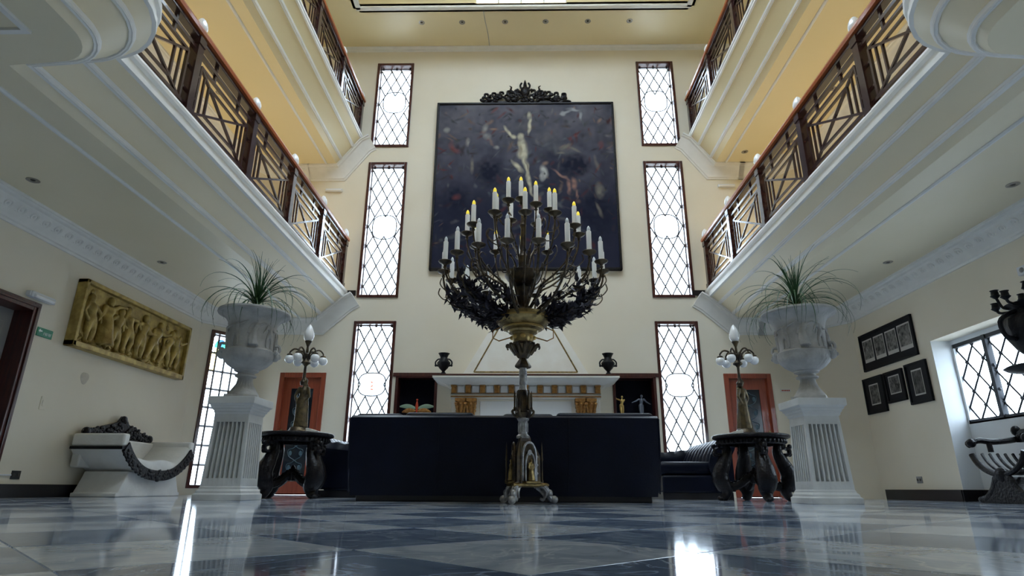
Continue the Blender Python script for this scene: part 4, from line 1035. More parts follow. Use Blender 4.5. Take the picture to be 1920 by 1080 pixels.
def make_arm(path, r0, r1, z_top, leaves, candle, seed, curl=True):
    G = random.Random(seed); P = bez(path, 26); n = len(P)
    b = MB(); b.tube(P, [r0 + (r1 - r0) * k / (n - 1) for k in range(n)], 6)
    for k in (n // 3, 2 * n // 3): b.ball(P[k], r0 * 1.5, 6, 5)
    if curl:                                            # side tendril
        k = n // 2; p = P[k]; b.tube(bez([p, p + Vector((.10, .03, .02)), p + Vector((.17, .05, .10)), p + Vector((.15, .05, .17)), p + Vector((.10, .05, .15))], 14), .006, 5)
        p = P[2 * n // 3]; b.tube(bez([p, p + Vector((.06, -.04, -.02)), p + Vector((.12, -.05, .04)), p + Vector((.11, -.05, .10))], 12), .006, 5)
    arm = b.mesh('arm', 'bronze', 50)
    lv = MB()
    for k in range(leaves):
        t = .06 + .62 * G.random(); i = min(n - 2, int(t * (n - 4)) + 2); p = P[i]; tg = (P[i + 1] - P[i]).normalized()
        d = tg * G.uniform(.2, 1.) + Vector((G.uniform(-.5, .5), G.uniform(-1, 1), G.uniform(-.8, .75)))
        L = G.uniform(.055, .12); q = p + Vector((G.uniform(-.04, .04), G.uniform(-.07, .07), G.uniform(-.03, .05)))
        lance(lv, q, d, L, L * .22)
        if k % 4 == 0: lv.tube([p, q], .003, 3)
    return arm, (lv.mesh('leaf_spray', 'dark_leaf_metal', 0) if leaves else None), P[-1], candle
RA, RB, RC = .78, .56, .27
TA = make_arm([(.14, 0, 1.70), (.20, 0, 1.66), (.30, 0, 1.655), (.46, 0, 1.70), (.62, 0, 1.80), (.74, 0, 1.93), (.775, 0, 2.04), (RA, 0, 2.09)], .015, .010, 2.12, 300, CW, 1)
TA2 = make_arm([(.14, 0, 1.70), (.19, 0, 1.73), (.30, 0, 1.78), (.44, 0, 1.78), (.60, 0, 1.83), (.72, 0, 1.93), (.77, 0, 2.03), (RA, 0, 2.09)], .014, .010, 2.12, 70, CW, 2)
TB = make_arm([(.07, 0, 1.76), (.13, 0, 1.85), (.20, 0, 1.97), (.34, 0, 2.06), (.47, 0, 2.18), (.54, 0, 2.34), (RB, 0, 2.46)], .012, .008, 2.5, 0, CY, 3)
TCc = make_arm([(.06, 0, 2.14), (.09, 0, 2.26), (.15, 0, 2.36), (.22, 0, 2.46), (.26, 0, 2.60), (RC, 0, 2.70)], .010, .007, 2.74, 0, CY, 4)
def put_arm(T, a, dz=0):
    arm, lv, tip, cd = T
    o = link('arm', arm, CB, (0, 0, dz), (0, 0, a))
    p = link('drip_pan', PAN, o, (tip.x, tip.y, tip.z + .05)); link('candle', cd, o, (tip.x, tip.y, tip.z + .055))
    if lv and abs(math.cos(a)) > .5: link('leaf_spray', lv, o)['kind'] = 'stuff'
for k in range(18): put_arm(TA if k % 2 else TA2, -PI / 2 + math.radians(10 + 20 * k))
for k in range(12): put_arm(TB, -PI / 2 + math.radians(30 * k + 2), .03 * (k % 2))
for k in range(6): put_arm(TCc, -PI / 2 + math.radians(60 * k + 28), .05 * (k % 2))
link('drip_pan', PAN, CB, (-.02, 0, 2.93)); link('candle', CY, CB, (-.02, 0, 2.935))

# ---- big black sofa seen from behind
SF = thing('leather_sofa', 'long black leather sofa seen from behind, facing the fireplace', 'sofa', (-.19, 6.0, 0))
b = MB(); b.box(-1.42, 1.42, .04, .92, 0, .07); obj('plinth', b, 'black_base', SF, 0, .01)
b = MB(); NX, NZ = 40, 14; vs = []
def backpt(u, v):
    x = -1.525 + 3.05 * u; x *= 1 - .035 * (1 - v) ** 1.5
    y = .015 * math.sin(v * PI) * -1 - .012 * math.sin(u * 9 * PI) * (1 - v) ** 2 - .02 * (1 - (2 * u - 1) ** 8)
    return (x, y + .02, .055 + .735 * v)
g = [[backpt(i / NX, k / NZ) for i in range(NX + 1)] for k in range(NZ + 1)]
top = [(p[0], .06, .815) for p in g[-1]]; top2 = [(p[0], .16, .82) for p in g[-1]]; back = [(p[0], .22, .78) for p in g[-1]]; bot = [(p[0], .22, .055) for p in g[0]]
b.rings(g + [top, top2, back, bot], closed=False); n_ = NX + 1; R_ = NZ + 5
b.add([r[0] for r in g + [top, top2, back, bot]], [tuple(range(R_))]); b.add([r[-1] for r in g + [top, top2, back, bot]], [tuple(range(R_))])
obj('backrest', b, 'leather', SF, 50)
for s in (-1, 1):
    b = MB(); b.box(min(s * 1.24, s * 1.54), max(s * 1.24, s * 1.54), .10, .98, .07, .64); obj('armrest', b, 'leather', SF, 40, .07, 4)
b = MB(); b.box(-1.25, 1.25, .2, .95, .07, .28); obj('seat_frame', b, 'leather', SF, 40, .02)
for k in range(3):
    x = -.82 + k * .82; b = MB(); b.box(x - .40, x + .40, .28, .99, .28, .46); obj('seat_cushion', b, 'leather', SF, 40, .05, 4)
for k, (x0, x1) in enumerate(((-1.50, -1.02), (-1.0, -.30), (-.02, .50), (.52, 1.50))):
    b = MB(); b.box(x0, x1, .07, .36, .44, .838 + .012 * (k % 2)); obj('back_cushion', b, 'leather', SF, 40, .045, 4)
b = MB()
for x in (-.62, .62): b.tube([(x * 1., -.012, .10), (x * 1.02, -.026, .4), (x * 1.03, -.012, .78)], .003, 4)
for s in (-1, 1): b.tube([(s * 1.49, .012, .08), (s * 1.512, .0, .4), (s * 1.527, .01, .78)], .006, 6)
obj('seam', b, 'leather', SF)

# ---- tufted side sofas
def side_sofa(side, label):
    r = thing('tufted_sofa', label, 'sofa', (side * 2.30, 8.86, 0), 0 if side > 0 else PI, 'tufted black leather side sofas')
    # local: back toward +x, near end -y for the right one
    ne = -1 if side > 0 else 1
    b = MB(); b.box(-.50, .40, -.72, .72, .0, .09); obj('plinth', b, 'black_base', r, 0)
    b = MB(); b.box(-.50, .30, -.74, .74, .08, .30); obj('seat_frame', b, 'leather', r, 40, .03, 3)
    for k in (-1, 1):
        b = MB(); b.box(-.53, .22, min(0, k * .73) + .005, max(0, k * .73) - .005, .30, .47); obj('seat_cushion', b, 'leather', r, 40, .06, 4)
    b = MB(); rings = []                                # channelled rolled back
    for i in range(73):
        y = -.76 + 1.52 * i / 72; f = abs(math.cos(PI * (y + .76) / 1.52 * 9)) ** .6; e = .018 * f
        rings.append([(.12 - e, y, .40), (.16 - e, y, .55), (.22 - e, y, .66), (.30, y, .74 + e), (.40, y, .75 + e), (.47 + e, y, .70), (.46, y, .62), (.42, y, .55), (.42, y, .10), (.2, y, .10)])
    b.rings(rings, cap=True); obj('backrest', b, 'leather', r, 60)
    far = -ne
    ends = [far] if side > 0 else [far, ne]
    for k in ends:
        b = MB(); rings = []
        for i in range(25):
            x = -.50 + .95 * i / 24; f = abs(math.cos(PI * i / 24 * 6)) ** .6; e = .012 * f; z0 = .56 + .10 * (i / 24)
            rings.append([(x, k * (.73 + dy), z) for dy, z in ((-.07, .12), (-.07, z0 - .06), (-.06 - e, z0), (0, z0 + .06 + e), (.07, z0 + .04 + e), (.10 + e, z0 - .03), (.06, z0 - .09), (.05, .12))])
        b.rings(rings, cap=True); obj('armrest', b, 'leather', r, 60)
    b = MB()
    for i in range(9):
        y = -.70 + 1.4 * i / 8; b.ball((.19, y, .60), .012, 6, 5)
    obj('button', b, 'leather', r)
side_sofa(-1, 'tufted black leather sofa behind the left carved table'); side_sofa(1, 'tufted black leather sofa with open seat behind the right carved table')

# ---- carved round tables
def make_table():
    r = thing('carved_table', '', 'table', (-2.79, 7.5, 0), 0, 'dark carved round tables')
    b = MB(); b.lathe([(0, .70), (.40, .70), (.42, .705), (.445, .715), (.45, .73), (.445, .745), (.43, .752), (0, .752)], 48); obj('tabletop', b, 'carved_dark', r, 35)
    b = MB(); b.lathe([(.37, .70), (.385, .69), (.385, .65), (.37, .635), (.36, .64), (.36, .70)], 48)
    for k in range(40):
        a = 2 * PI * k / 40; b.ball((.388 * math.cos(a), .388 * math.sin(a), .67), (.022, .022, .026), 6, 5)
    obj('apron', b, 'carved_dark', r)
    for k in range(4):
        a = PI / 4 + k * PI / 2 + .25; ca, sa = math.cos(a), math.sin(a); d = lambda q, z: Vector((q * ca, q * sa, z)); sd = Vector((-sa, ca, 0)); b = MB()
        P = bez([d(.34, .70), d(.31, .62), d(.30, .54), d(.35, .42), d(.40, .30), (d(.39, .20)), d(.345, .12), d(.36, .06), d(.41, .02)], 32); n = len(P)
        rad = np.interp(np.linspace(0, 1, n), [0, .12, .25, .42, .58, .72, .85, .94, 1], [.05, .058, .068, .10, .118, .095, .062, .055, .038])
        b.tube(P, [(x, x * .85) for x in rad], 12, flat=sd)
        for q in (-1, 1):                               # acanthus ribs and volutes
            b.tube([p + sd * q * .05 + d(.02, 0) for p in P[6:24]], .016, 5)
            b.tube(bez([d(.40, .60) + sd * q * .02, d(.44, .58) + sd * q * .02, d(.43, .53) + sd * q * .02, d(.38, .52) + sd * q * .02], 9), .02, 6)
        b.tube([p + d(.075, 0) for p in P[8:24]], .014, 5); b.ball(d(.36, .63), (.05, .05, .05), 8, 6); b.ball(d(.42, .028), (.045, .045, .028), 8, 6); b.ball(d(.45, .62), .03, 8, 6); b.ball(d(.44, .53), .03, 8, 6)
        obj('leg', b, 'carved_dark', r)
        b = MB(); P = bez([d(.36, .17), d(.28, .155), d(.18, .19), d(.08, .26), d(0, .28)], 16); b.tube(P, [(.045, .05)] * len(P), 8)
        for p in P[2:-1:2]: b.ball(p + Vector((0, 0, .045)), .022, 6, 5)
        obj('stretcher', b, 'carved_dark', r)
    b = MB(); b.lathe([(0, .19), (.05, .20), (.075, .25), (.07, .30), (.04, .33), (.02, .37), (0, .385)], 14); obj('finial', b, 'carved_dark', r)
    return r
tb = make_table(); tb['label'] = 'dark carved round table holding the lamp left of the sofa'
t2 = copy_tree(tb); t2.location = (2.76, 7.5, 0); t2.rotation_euler.z = .5; t2['label'] = 'dark carved round table holding the lamp right of the sofa'
# ---- figural table lamps
def make_lamp():
    r = thing('globe_lamp', '', 'lamp', (-2.79, 7.52, .752), 0, 'bronze figure lamps on the carved tables')
    b = MB(); b.lathe([(.13, 0), (.13, .03), (.11, .045), (.10, .07), (.085, .08)], 24); obj('base', b, 'bronze', r)
    b = MB(); figure(b, Matrix.Translation((0, 0, .06)) @ Matrix.Scale(.72, 4, (1, 0, 0)), .66, .12, ((.35, -.9), (-.5, .5)), ((.12, .0), (-.06, .05)), 1.1, 8, True); b.tube([(.02, .04, .06), (.03, .05, .35), (.02, .04, .62)], [.085, .05, .03], 8)
    o = link('figure', blob('figure', b, .010, 2), r); o.data.materials.append(MATS['old_bronze'])
    b = MB(); b.lathe([(.035, .60), (.045, .64), (.02, .68), (.016, .84), (.03, .86), (.055, .875), (.06, .89), (.04, .91), (.03, .95), (.045, .98), (.045, 1.0), (.02, 1.02), (.014, 1.10), (.03, 1.14), (.045, 1.17), (.04, 1.175)], 16); obj('pole', b, 'bronze', r)
    b = MB(); b.lathe([(.035, 1.17), (.055, 1.20), (.066, 1.24), (.06, 1.29), (.035, 1.35), (.012, 1.39), (0, 1.40)], 18); obj('flame_shade', b, 'opal_glass', r, 60, label='white flame-shaped glass shade')
    for k in range(6):
        a = k * PI / 3 + .35
        b = MB(); b.tube(bez([(.03, 0, .93), (.08, 0, 1.03), (.15, 0, 1.06), (.20, 0, 1.02), (.205, 0, .985)], 16), .011, 6); b.lathe([(.018, .995), (.035, .985), (.038, .965), (.03, .965)], 12, c=(.205, 0))
        arm = obj('arm', b, 'bronze', r, rot=(0, 0, a))
        b = MB(); b.ball((.205, 0, .925), .056, 16, 12); obj('globe', b, 'opal_glass', arm, 60)
    return r
lp = make_lamp(); lp['label'] = 'bronze figure lamp with white glass globes on left carved table'
q = copy_tree(lp); q.location = (2.72, 7.52, .752); q.rotation_euler.z = .55; q['label'] = 'bronze figure lamp with white glass globes on right carved table'
for s, nm in ((-1, 'left'), (1, 'right')):
    b = MB(); b.prism([(0, 0), (.16, 0), (.155, .012), (.02, .05), (0, .045)], -.08, .08, 'y', Matrix.Scale(-s, 4, (1, 0, 0)))
    o = obj('folded_napkin', b, 'paper', None, 0, .004, loc=(s * 2.77 - s * .16, 7.36, .753)); tag(o, f'white folded cloth beside the lamp on the {nm} carved table', 'cloth', 'folded cloths on the carved tables')

# ---- white carved bench under the relief
BN = thing('carved_bench', 'white curved bench with black carved trim below the gilded relief', 'bench', (-5.2, 8.2, 0))
X0, X1, HY = -.30, .33, .80
zu = lambda y: .24 + .31 * min(1, abs(y) / HY) ** 2.6
b = MB(); b.rings([[(x0_, y * sc_, z) for x0_, y in ((X0 + .04, -1), (X1 - .03, -1), (X1 - .03, 1), (X0 + .04, 1))] for z, sc_ in ((0, .70), (.045, .70), (.05, .66), (.20, .575), (.30, .53))], cap=True); obj('base', b, 'upholstery_white', BN, 0, .01)
ys = np.linspace(-HY, HY, 41)
b = MB(); rings = [[(X0, y, zu(y)), (X1, y, zu(y)), (X1, y * .93, zu(y) + .06), (X0, y * .93, zu(y) + .06)] for y in ys]; b.rings(rings, cap=True); obj('hull', b, 'upholstery_white', BN, 50, label='curved white underside')
for s in (-1, 1):
    b = MB(); b.box(X0, X1 + .015, min(s * .70, s * .815), max(s * .70, s * .815), .585, .74); obj('arm_pad', b, 'upholstery_white', BN, 40, .025, 3)
    b = MB(); b.box(X0 - .0, X1 + .02, min(s * .69, s * .83), max(s * .69, s * .83), .55, .585); obj('arm_trim', b, 'carved_dark', BN, 0, .005)
b = MB(); rings = [[(X1, y, zu(y) - .015), (X1 + .035, y, zu(y) - .025 - .02 * math.cos(y * 2)), (X1 + .035, y * .9, zu(y) + .085), (X1, y * .9, zu(y) + .085)] for y in ys]; b.rings(rings, cap=True)
G = random.Random(2)
for k in range(70):
    y = G.uniform(-.78, .78); z = zu(y) + G.uniform(-.02, .07); b.ball((X1 + .035, y * .96, z), (.014, .022 + .02 * G.random(), .02), 6, 5, rot=Matrix.Rotation(G.uniform(-1, 1), 3, 'X'))
for k in range(22):
    y = -.76 + 1.52 * k / 21; b.ball((X1 + .025, y, zu(y) - .02), (.02, .03, .022), 6, 5)
b.ball((X1 + .03, 0, .215), (.02, .06, .035), 8, 6)
obj('apron', b, 'carved_dark', BN, 45, label='black carved apron along the curved front')
b = MB(); rings = [[(X0 + .06, y, z0), (X1 + .01, y, z0), (X1 + .02, y, z0 + .03), (X1 - .02, y, z1), (X0 + .1, y, z1)] for y, z0, z1 in [(y * .86, zu(y) + .055, max(zu(y) + .12, .45 + .014 * math.sin(y * 9))) for y in ys]]; b.rings(rings, cap=True); obj('seat_cushion', b, 'upholstery_white', BN, 60)
b = MB(); b.box(X0 - .02, X0 + .09, -.74, .74, .34, .72); obj('backrest', b, 'upholstery_white', BN, 40, .02)
b = MB(); ct = lambda t: .80 + .17 * (1 - abs(t)) ** 1.2 + .06 * (abs(t) < .1)
b.prism([(y, .70) for y in (-.66, .66)] + [(t * .66, ct(t)) for t in np.linspace(1, -1, 21)], X0 + .0, X0 + .05, 'x')
for k in range(120):
    t = G.uniform(-1, 1); z = G.uniform(.71, ct(t)); b.ball((X0 + .055, t * .67, z), (.02, .03 + .015 * G.random(), .026), 6, 5, rot=Matrix.Rotation(G.uniform(-1, 1), 3, 'X'))
for s in (-1, 1): b.ball((X0 + .04, s * .66, .77), (.05, .06, .06), 8, 6)
b.ball((X0 + .05, 0, .99), (.035, .06, .045), 8, 6)
obj('crest', b, 'carved_dark', BN, 45, label='black carved crest along the back')

# ---- gilded relief of dancing children
RL = thing('relief_panel', 'gilded relief of dancing children on the left wall above bench', 'relief', (-XW, 8.16, 1.755), -PI / 2)
RLm = Matrix(((0, -1, 0, 0), (1, 0, 0, 0), (0, 0, 1, 0), (0, 0, 0, 1)))          # local x -> +Y, front is local -y -> +X
RL.rotation_euler = (0, 0, PI / 2)
b = MB(); b.box(-1.22, 1.22, -.07, -.002, 0, .82); obj('panel', b, 'relief_gold', RL, 0, .004)
b = MB()
for r in ((-1.23, 1.23, -.02, .05), (-1.23, 1.23, .78, .83), (-1.23, -1.18, -.02, .83), (1.18, 1.23, -.02, .83)): b.box(r[0], r[1], -.13, -.002, r[2], r[3])
obj('frame', b, 'relief_gold', RL, 0, .008)
G = random.Random(11)
poses = [(-.98, .62, -.25, ((.9, .2), (-.5, .6)), ((.2, -.1), (-.1, .1))), (-.72, .66, .1, ((2.2, 1.7), (-.4, -.6)), ((.15, 0), (-.2, .1))), (-.50, .60, .2, ((.4, 1.4), (-.9, -.3)), ((.3, 0), (-.1, -.3))),
         (-.24, .64, -.3, ((1.6, .6), (-.6, .3)), ((.35, -.3), (-.2, 0))), (.04, .66, .15, ((.6, 1.6), (-1.2, -.3)), ((.1, .1), (-.3, .3))), (.34, .63, .45, ((1.3, 1.9), (-.5, .5)), ((.5, -.2), (-.3, -.5))),
         (.66, .60, .5, ((.8, .4), (-1.0, -.2)), ((.45, .2), (-.35, -.6))), (.94, .62, -.3, ((1.0, 2.0), (-1.3, -.8)), ((.2, -.2), (-.4, -.1)))]
for k, (x, h, ln, ar, lg) in enumerate(poses):
    b = MB(); M = Matrix.Translation((x, -.085, .075 + .02 * (k % 2))) @ Matrix.Scale(1.0, 4, (0, 1, 0)); figure(b, M, h, ln, ar, lg, 1.3, 8, k == 1)
    o = link('relief_figure', blob('relief_figure', b, .013, 3), RL); o.data.materials.append(MATS['relief_gold'])
b = MB()
for k in range(60):
    x, z = G.uniform(-1.12, 1.12), G.uniform(.06, .16) if k % 2 else G.uniform(.06, .74); b.ball((x, -.07, z), (.03 + .05 * G.random(), .022, .015 + .03 * G.random()), 7, 5, rot=Matrix.Rotation(G.uniform(-1, 1), 3, 'Y'))
o = obj('relief_ground', b, 'relief_gold', RL); o['kind'] = 'stuff'

# ---- framed prints
def grey_print(seed, dark):
    def fn(U, V):
        n = .4 * vnoise(U, V, 5, seed) + .35 * vnoise(U, V, 11, seed + 1) + .25 * vnoise(U, V, 20, seed + 2); m = np.clip((n - .2) * 1.6, 0, 1) * .30 * dark + .03
        e = (U < .06) | (U > .94) | (V < (.16 if dark > .9 else .06)) | (V > .94); m = np.where(e, .55, m); return np.stack([m, m * .97, m * .92], -1)
    return fn
def framed(y0, y1, z0, z1, prints, label, seed):
    """y0 > y1: seen from the room, y0 is the left edge"""
    r = thing('framed_print', label, 'picture', (XW, (y0 + y1) / 2, z0), -PI / 2, 'black framed prints on the right wall'); w, h = y0 - y1, z1 - z0
    b = MB(); f = .03
    for q in ((-w / 2, w / 2, 0, f), (-w / 2, w / 2, h - f, h), (-w / 2, -w / 2 + f, f, h - f), (w / 2 - f, w / 2, f, h - f)): b.box(q[0], q[1], -.035, 0, q[2], q[3])
    obj('frame', b, 'print_black', r, 0, .004)
    b = MB(); b.box(-w / 2 + f, w / 2 - f, -.018, -.002, f, h - f); obj('mount', b, 'print_black', r, 0)
    for k, (cx, cz, pw, ph, dk) in enumerate(prints): canvas('print', pw, ph, 34, 44, grey_print(seed + 5 * k, dk), 'printed_paper', r, (cx, -.0195, cz))
framed(9.68, 8.30, 1.935, 2.525, [(-.48, .13, .27, .36, 1), (-.165, .13, .27, .36, 1), (.15, .13, .27, .36, 1), (.475, .12, .30, .38, 1)], 'wide black frame holding four grey prints in a row', 30)
framed(9.79, 9.25, 1.27, 1.83, [(0, .13, .25, .32, .6)], 'tall black frame with small pale print, lowest left of four', 60)
framed(9.20, 8.74, 1.37, 1.83, [(0, .12, .27, .27, .7)], 'nearly square black frame between the two taller ones', 70)
framed(8.67, 8.19, 1.28, 1.85, [(0, .11, .23, .36, .45)], 'tall black frame with dark grey print beside the window bay', 80)

# ---- fittings on the walls
s = thing('exit_sign', 'small green exit sign beside the dark left doorway', 'sign', (-XW, 6.62, 1.80), PI / 2)
b = MB(); b.box(-.115, .115, -.012, 0, -.05, .05); obj('plate', b, 'sign_green', s, 0, .003)
b = MB(); b.box(-.045, .075, -.014, -.011, -.022, .012); b.cur = 0
cu = MB()
cu.prism([(-.10, .012), (-.075, .035), (-.075, .02), (-.045, .02), (-.045, .004), (-.075, .004), (-.075, -.010)], -.0135, -.011, 'y'); obj('arrow', cu, 'sign_white', s, 0)
cu = MB()
for k, x in enumerate((-.02, .005, .03, .055, .08)):
    cu.box(x, x + .004, -.0135, -.011, -.028, .006); cu.box(x, x + .016, -.0135, -.011, .002, .006); cu.box(x, x + .016, -.0135, -.011, -.013, -.009)
    if k % 2: cu.box(x + .012, x + .016, -.0135, -.011, -.028, .006)
obj('lettering', cu, 'sign_white', s, 0)
e = thing('emergency_light', 'white emergency light tube above the dark left doorway', 'light', (-XW, 6.41, 2.165), PI / 2)
b = MB(); b.box(-.17, .17, -.07, 0, -.035, .035); obj('housing', b, 'plastic_white', e, 0, .012, 3)
b = MB(); b.tube([(-.14, -.075, -.015), (.14, -.075, -.015)], .022, 12); obj('diffuser', b, 'opal_glass', e)
b = MB(); b.box(.172, .19, -.06, -.005, -.03, .03); b.box(-.19, -.172, -.06, -.005, -.03, .03); obj('end_cap', b, 'plastic_white', e, 0, .006)
e = thing('alarm_sounder', 'small pale wall unit high on the right wall above bay', 'fitting', (XW, 6.27, 2.44), -PI / 2)
b = MB(); b.box(-.07, .07, -.05, 0, -.05, .05); obj('housing', b, 'plastic_white', e, 0, .012, 3)
b = MB(); b.ball((0, -.05, 0), (.03, .015, .03), 10, 6); obj('lens', b, 'socket_grey', e)
for s_, y, z, m, lab in ((-1, 6.73, .235, 'socket_dark', 'dark wall socket low on the left wall near bench'), (1, 8.86, .27, 'socket_grey', 'grey wall socket low on right wall below framed prints')):
    e = thing('wall_socket', lab, 'socket', (s_ * XW, y, z), PI / 2 if s_ < 0 else -PI / 2)
    b = MB(); b.box(-.06, .06, -.012, 0, -.045, .045); obj('plate', b, m, e, 0, .004)
    b = MB()
    for x in (-.03, .03): b.lathe([(.018, 0), (.018, .004), (0, .004)], 12, M=Matrix.Translation((x, -.012, 0)) @ Matrix.Rotation(PI / 2, 4, 'X'))
    obj('outlet', b, 'lens_dark', e)
b = MB(); b.box(-XW, -XW + .02, 5.9 + .57, 6.66, .225, .24); o = obj('cable_duct', b, 'plastic_white', None, 0, .004); tag(o, 'thin white cable duct leading to the left wall socket', 'duct')
e = thing('light_switch', 'plain flat switch plate on the left wall below exit sign', 'switch', (-XW, 6.86, 1.03), PI / 2)
b = MB(); b.box(-.045, .045, -.008, 0, -.075, .075); obj('plate', b, 'wall_paint', e, 0, .003)
b = MB(); b.box(-.02, .02, -.014, -.007, -.035, .035); obj('rocker', b, 'wall_paint', e, 0, .003)
e = thing('room_label', 'tiny pale wall label with red marks beside right red door', 'sign', (4.66, YF, 1.80))
b = MB(); b.box(-.09, .09, -.006, 0, -.03, .03); obj('plate', b, 'paper', e, 0)
b = MB()
for k in range(5): b.box(-.07 + k * .03, -.05 + k * .03, -.008, -.005, -.012, .012)
obj('lettering', b, 'red_enamel', e, 0)
for x, z, nm in ((-3.80, 5.79, 'left'), (4.05, 5.86, 'right')):
    e = thing('emergency_fixture', f'slim white fixture on the far wall above {nm} lower gallery', 'light', (x, YF, z))
    b = MB(); b.box(-.17, .17, -.05, 0, -.03, .03); obj('housing', b, 'plastic_white', e, 0, .01); b = MB(); b.tube([(-.15, -.05, -.01), (.15, -.05, -.01)], .014, 8); obj('tube', b, 'opal_glass', e)
b = MB(); b.lathe([(0, 0), (.075, 0), (.07, .004), (0, .005)], 20, lambda a, k, z: 1 + .1 * math.cos(3 * a), M=Matrix.Translation((-XW, 7.42, 1.42)) @ Matrix.Rotation(PI / 2, 4, 'Y')); o = obj('wall_patch', b, 'damp_mark', None, 40); tag(o, 'faint round filler patch on the left wall under relief', 'patch')

# ---- carved armchair in the bay
CH = thing('curule_chair', 'dark carved cross-frame armchair with slatted seat by the window bay', 'chair', (5.43, 6.80, 0), 0)
us = lambda t, z0=.30, hw=.40: (hw * math.sin(t), z0 + .34 * (1 - math.cos(t)) * 1.0)
for k in range(7):                                      # curved slats of the seat, side by side in depth
    x = -.26 + k * .087
    b = MB(); P = [(x, us(t)[0], us(t)[1]) for t in np.linspace(-1.25, 1.25, 21)]; b.tube(P, (.014, .017), 4, flat=(1, 0, 0)); obj('slat', b, 'carved_dark', CH, 30)
for sx in (-.29, .29):                                  # carved outer rails, waist and spreading legs
    b = MB(); P = [(sx, us(t)[0], us(t)[1] - .01) for t in np.linspace(-1.25, 1.25, 21)]; b.tube(P, (.03, .028), 8, flat=(1, 0, 0)); b.ball((sx, 0, .29), (.05, .09, .08), 10, 8)
    for s in (-1, 1):
        P = bez([(sx, 0, .30), (sx, s * .10, .24), (sx, s * .17, .14), (sx, s * .27, .06), (sx, s * .36, .03)], 16); b.tube(P, [(.03, .05)] * 5 + [(.028, .04)] * (len(P) - 5), 8, flat=(1, 0, 0)); b.ball((sx, s * .37, .035), (.035, .05, .035), 8, 6)
    obj('cross_leg', b, 'carved_dark', CH)
b = MB(); b.rings([[(-.31, -y_, z_), (.31, -y_, z_), (.31, y_, z_), (-.31, y_, z_)] for y_, z_ in ((.36, 0), (.36, .05), (.26, .08), (.16, .2), (.12, .27))], cap=True); obj('base', b, 'carved_dark', CH, 0, .01)
for s in (-1, 1):
    b = MB(); P = bez([(-.24, s * .40, .655), (-.15, s * .40, .68), (.0, s * .40, .665), (.25, s * .40, .69), (.33, s * .40, .73)], 16); b.tube(P, (.03, .035), 8); b.ball((-.25, s * .40, .65), (.05, .045, .05), 10, 8); b.tube([(-.05, s * .395, .55), (-.05, s * .40, .66)], .028, 8); obj('arm', b, 'carved_dark', CH)
for q, t0 in ((-1, .53), (1, .53)):
    b = MB(); b.tube(bez([(-.20, q * .42, .655), (-.20, q * .50, .665), (-.20, q * .53, .65), (-.20, q * .50, .625)], 9), .028, 8); obj('arm_scroll', b, 'carved_dark', CH)
b = MB(); b.prism([(-.40, .66), (.40, .66), (.40, .76), (.30, .80), (.16, .80), (0, .86), (-.16, .80), (-.30, .80), (-.40, .76)], .27, .32, 'x'); G = random.Random(8)
for k in range(46): b.ball((.265, G.uniform(-.38, .38), G.uniform(.67, .79)), (.02, .03, .022), 6, 5)
for s in (-1, 1): b.ball((.295, s * .40, .79), (.05, .05, .06), 8, 6)
obj('backrest', b, 'carved_dark', CH, 40)

# ---- tall black urn candelabrum at the right edge
UC = thing('urn_candelabrum', 'tall black urn with candle arms at the right edge before bay', 'candelabrum', (5.06, 5.76, 0))
b = MB(); b.lathe([(.24, 0), (.24, .06), (.20, .10), (.10, .16), (.07, .30), (.09, .42), (.12, .50), (.08, .56), (.06, .70), (.07, .90), (.12, .98), (.10, 1.03)], 28); obj('stand', b, 'black_metal', UC)
b = MB(); b.lathe([(.10, 1.02), (.16, 1.05), (.10, 1.10), (.08, 1.18), (.12, 1.24), (.32, 1.29), (.345, 1.31), (.32, 1.325), (.12, 1.34), (.10, 1.38)], 32); obj('tray', b, 'black_metal', UC)
b = MB(); b.lathe([(.09, 1.37), (.13, 1.41), (.20, 1.50), (.255, 1.62), (.275, 1.72), (.26, 1.80), (.19, 1.86), (.16, 1.90), (.20, 1.94), (.22, 1.96), (.16, 1.97), (0, 1.96)], 32, lambda a, k, z: 1 + .03 * math.cos(12 * a) * (2 < k < 6)); obj('body', b, 'black_metal', UC)
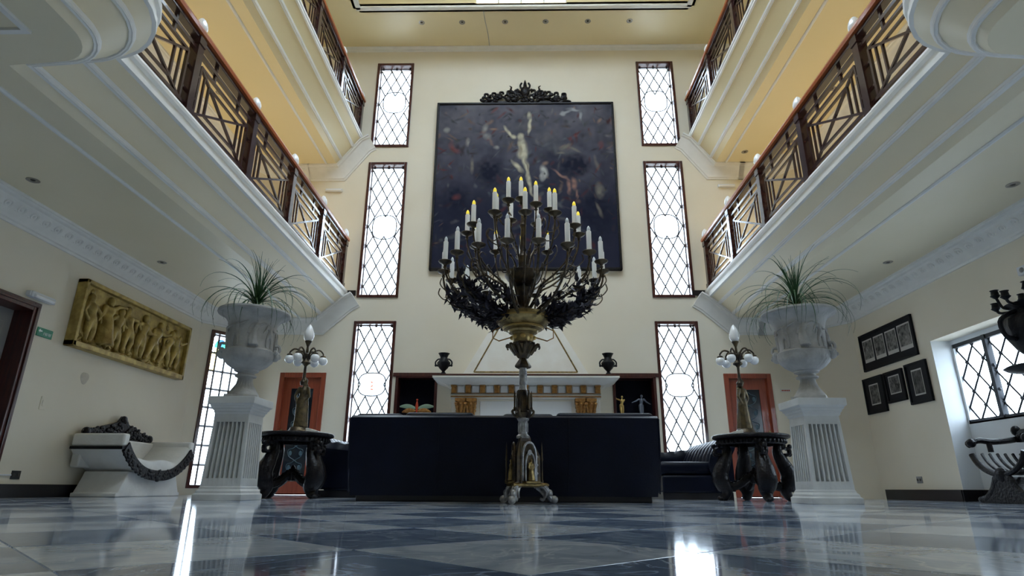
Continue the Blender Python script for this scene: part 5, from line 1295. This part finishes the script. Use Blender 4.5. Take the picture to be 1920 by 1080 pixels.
for s in (-1, 1):
    b = MB(); b.tube(bez([(s * .24, 0, 1.58), (s * .33, 0, 1.62), (s * .35, 0, 1.76), (s * .27, 0, 1.84), (s * .18, 0, 1.88)], 14), .022, 6); obj('handle', b, 'black_metal', UC)
b = MB(); b.tube([(0, 0, 1.95), (0, 0, 2.12)], .025, 8); b.lathe([(.02, 2.10), (.05, 2.13), (.04, 2.15), (.03, 2.19), (.045, 2.2), (0, 2.2)], 10); obj('stem', b, 'black_metal', UC)
for k in range(8):
    a = k * PI / 4 + .3
    b = MB(); R1 = .26 if k % 2 else .33; zt = 2.08 if k % 2 else 2.0
    b.tube(bez([(.02, 0, 1.97), (.12, 0, 1.93), (R1 - .04, 0, 1.94), (R1, 0, zt - .02)], 12), .014, 6); b.lathe([(.015, zt - .03), (.045, zt), (.035, zt + .01), (.03, zt + .05), (.04, zt + .06), (0, zt + .06)], 10, c=(R1, 0)); obj('arm', b, 'black_metal', UC, rot=(0, 0, a))

UC.scale = (1.03, 1.03, .968)
# ------------------------------------------------------------------ portals for the sky light
for s in (-1, 1):
    for z0, z1 in WZ:
        x0, x1 = WX[s]; portal(((x0 + x1) / 2, YF + .26, (z0 + z1) / 2), (x1 - x0, z1 - z0), (0, -1, 0))
portal(((SK[0] + SK[1]) / 2, (SK[2] + SK[3]) / 2, ZL + .09), (SK[1] - SK[0], SK[3] - SK[2]), (0, 0, -1))
portal(((CL[0] + CL[1]) / 2, TY1 + .09, (CL[2] + CL[3]) / 2), (CL[1] - CL[0], CL[3] - CL[2]), (0, -1, 0))
portal((XW + RD + .18, -(RW[0] + RW[1]) / 2, (RW[2] + RW[3]) / 2), (RW[1] - RW[0], RW[3] - RW[2]), (-1, 0, 0))
pc = ML @ Vector(((LWIN[0] + LWIN[1]) / 2, .22, (LWIN[2] + LWIN[3]) / 2)); portal(pc, (LWIN[1] - LWIN[0], LWIN[3] - LWIN[2]), (ML.to_3x3() @ Vector((0, -1, 0))))

portal((XW + .24, -(NW[0] + NW[1]) / 2, (NW[2] + NW[3]) / 2), (NW[1] - NW[0], NW[3] - NW[2]), (-1, 0, 0))
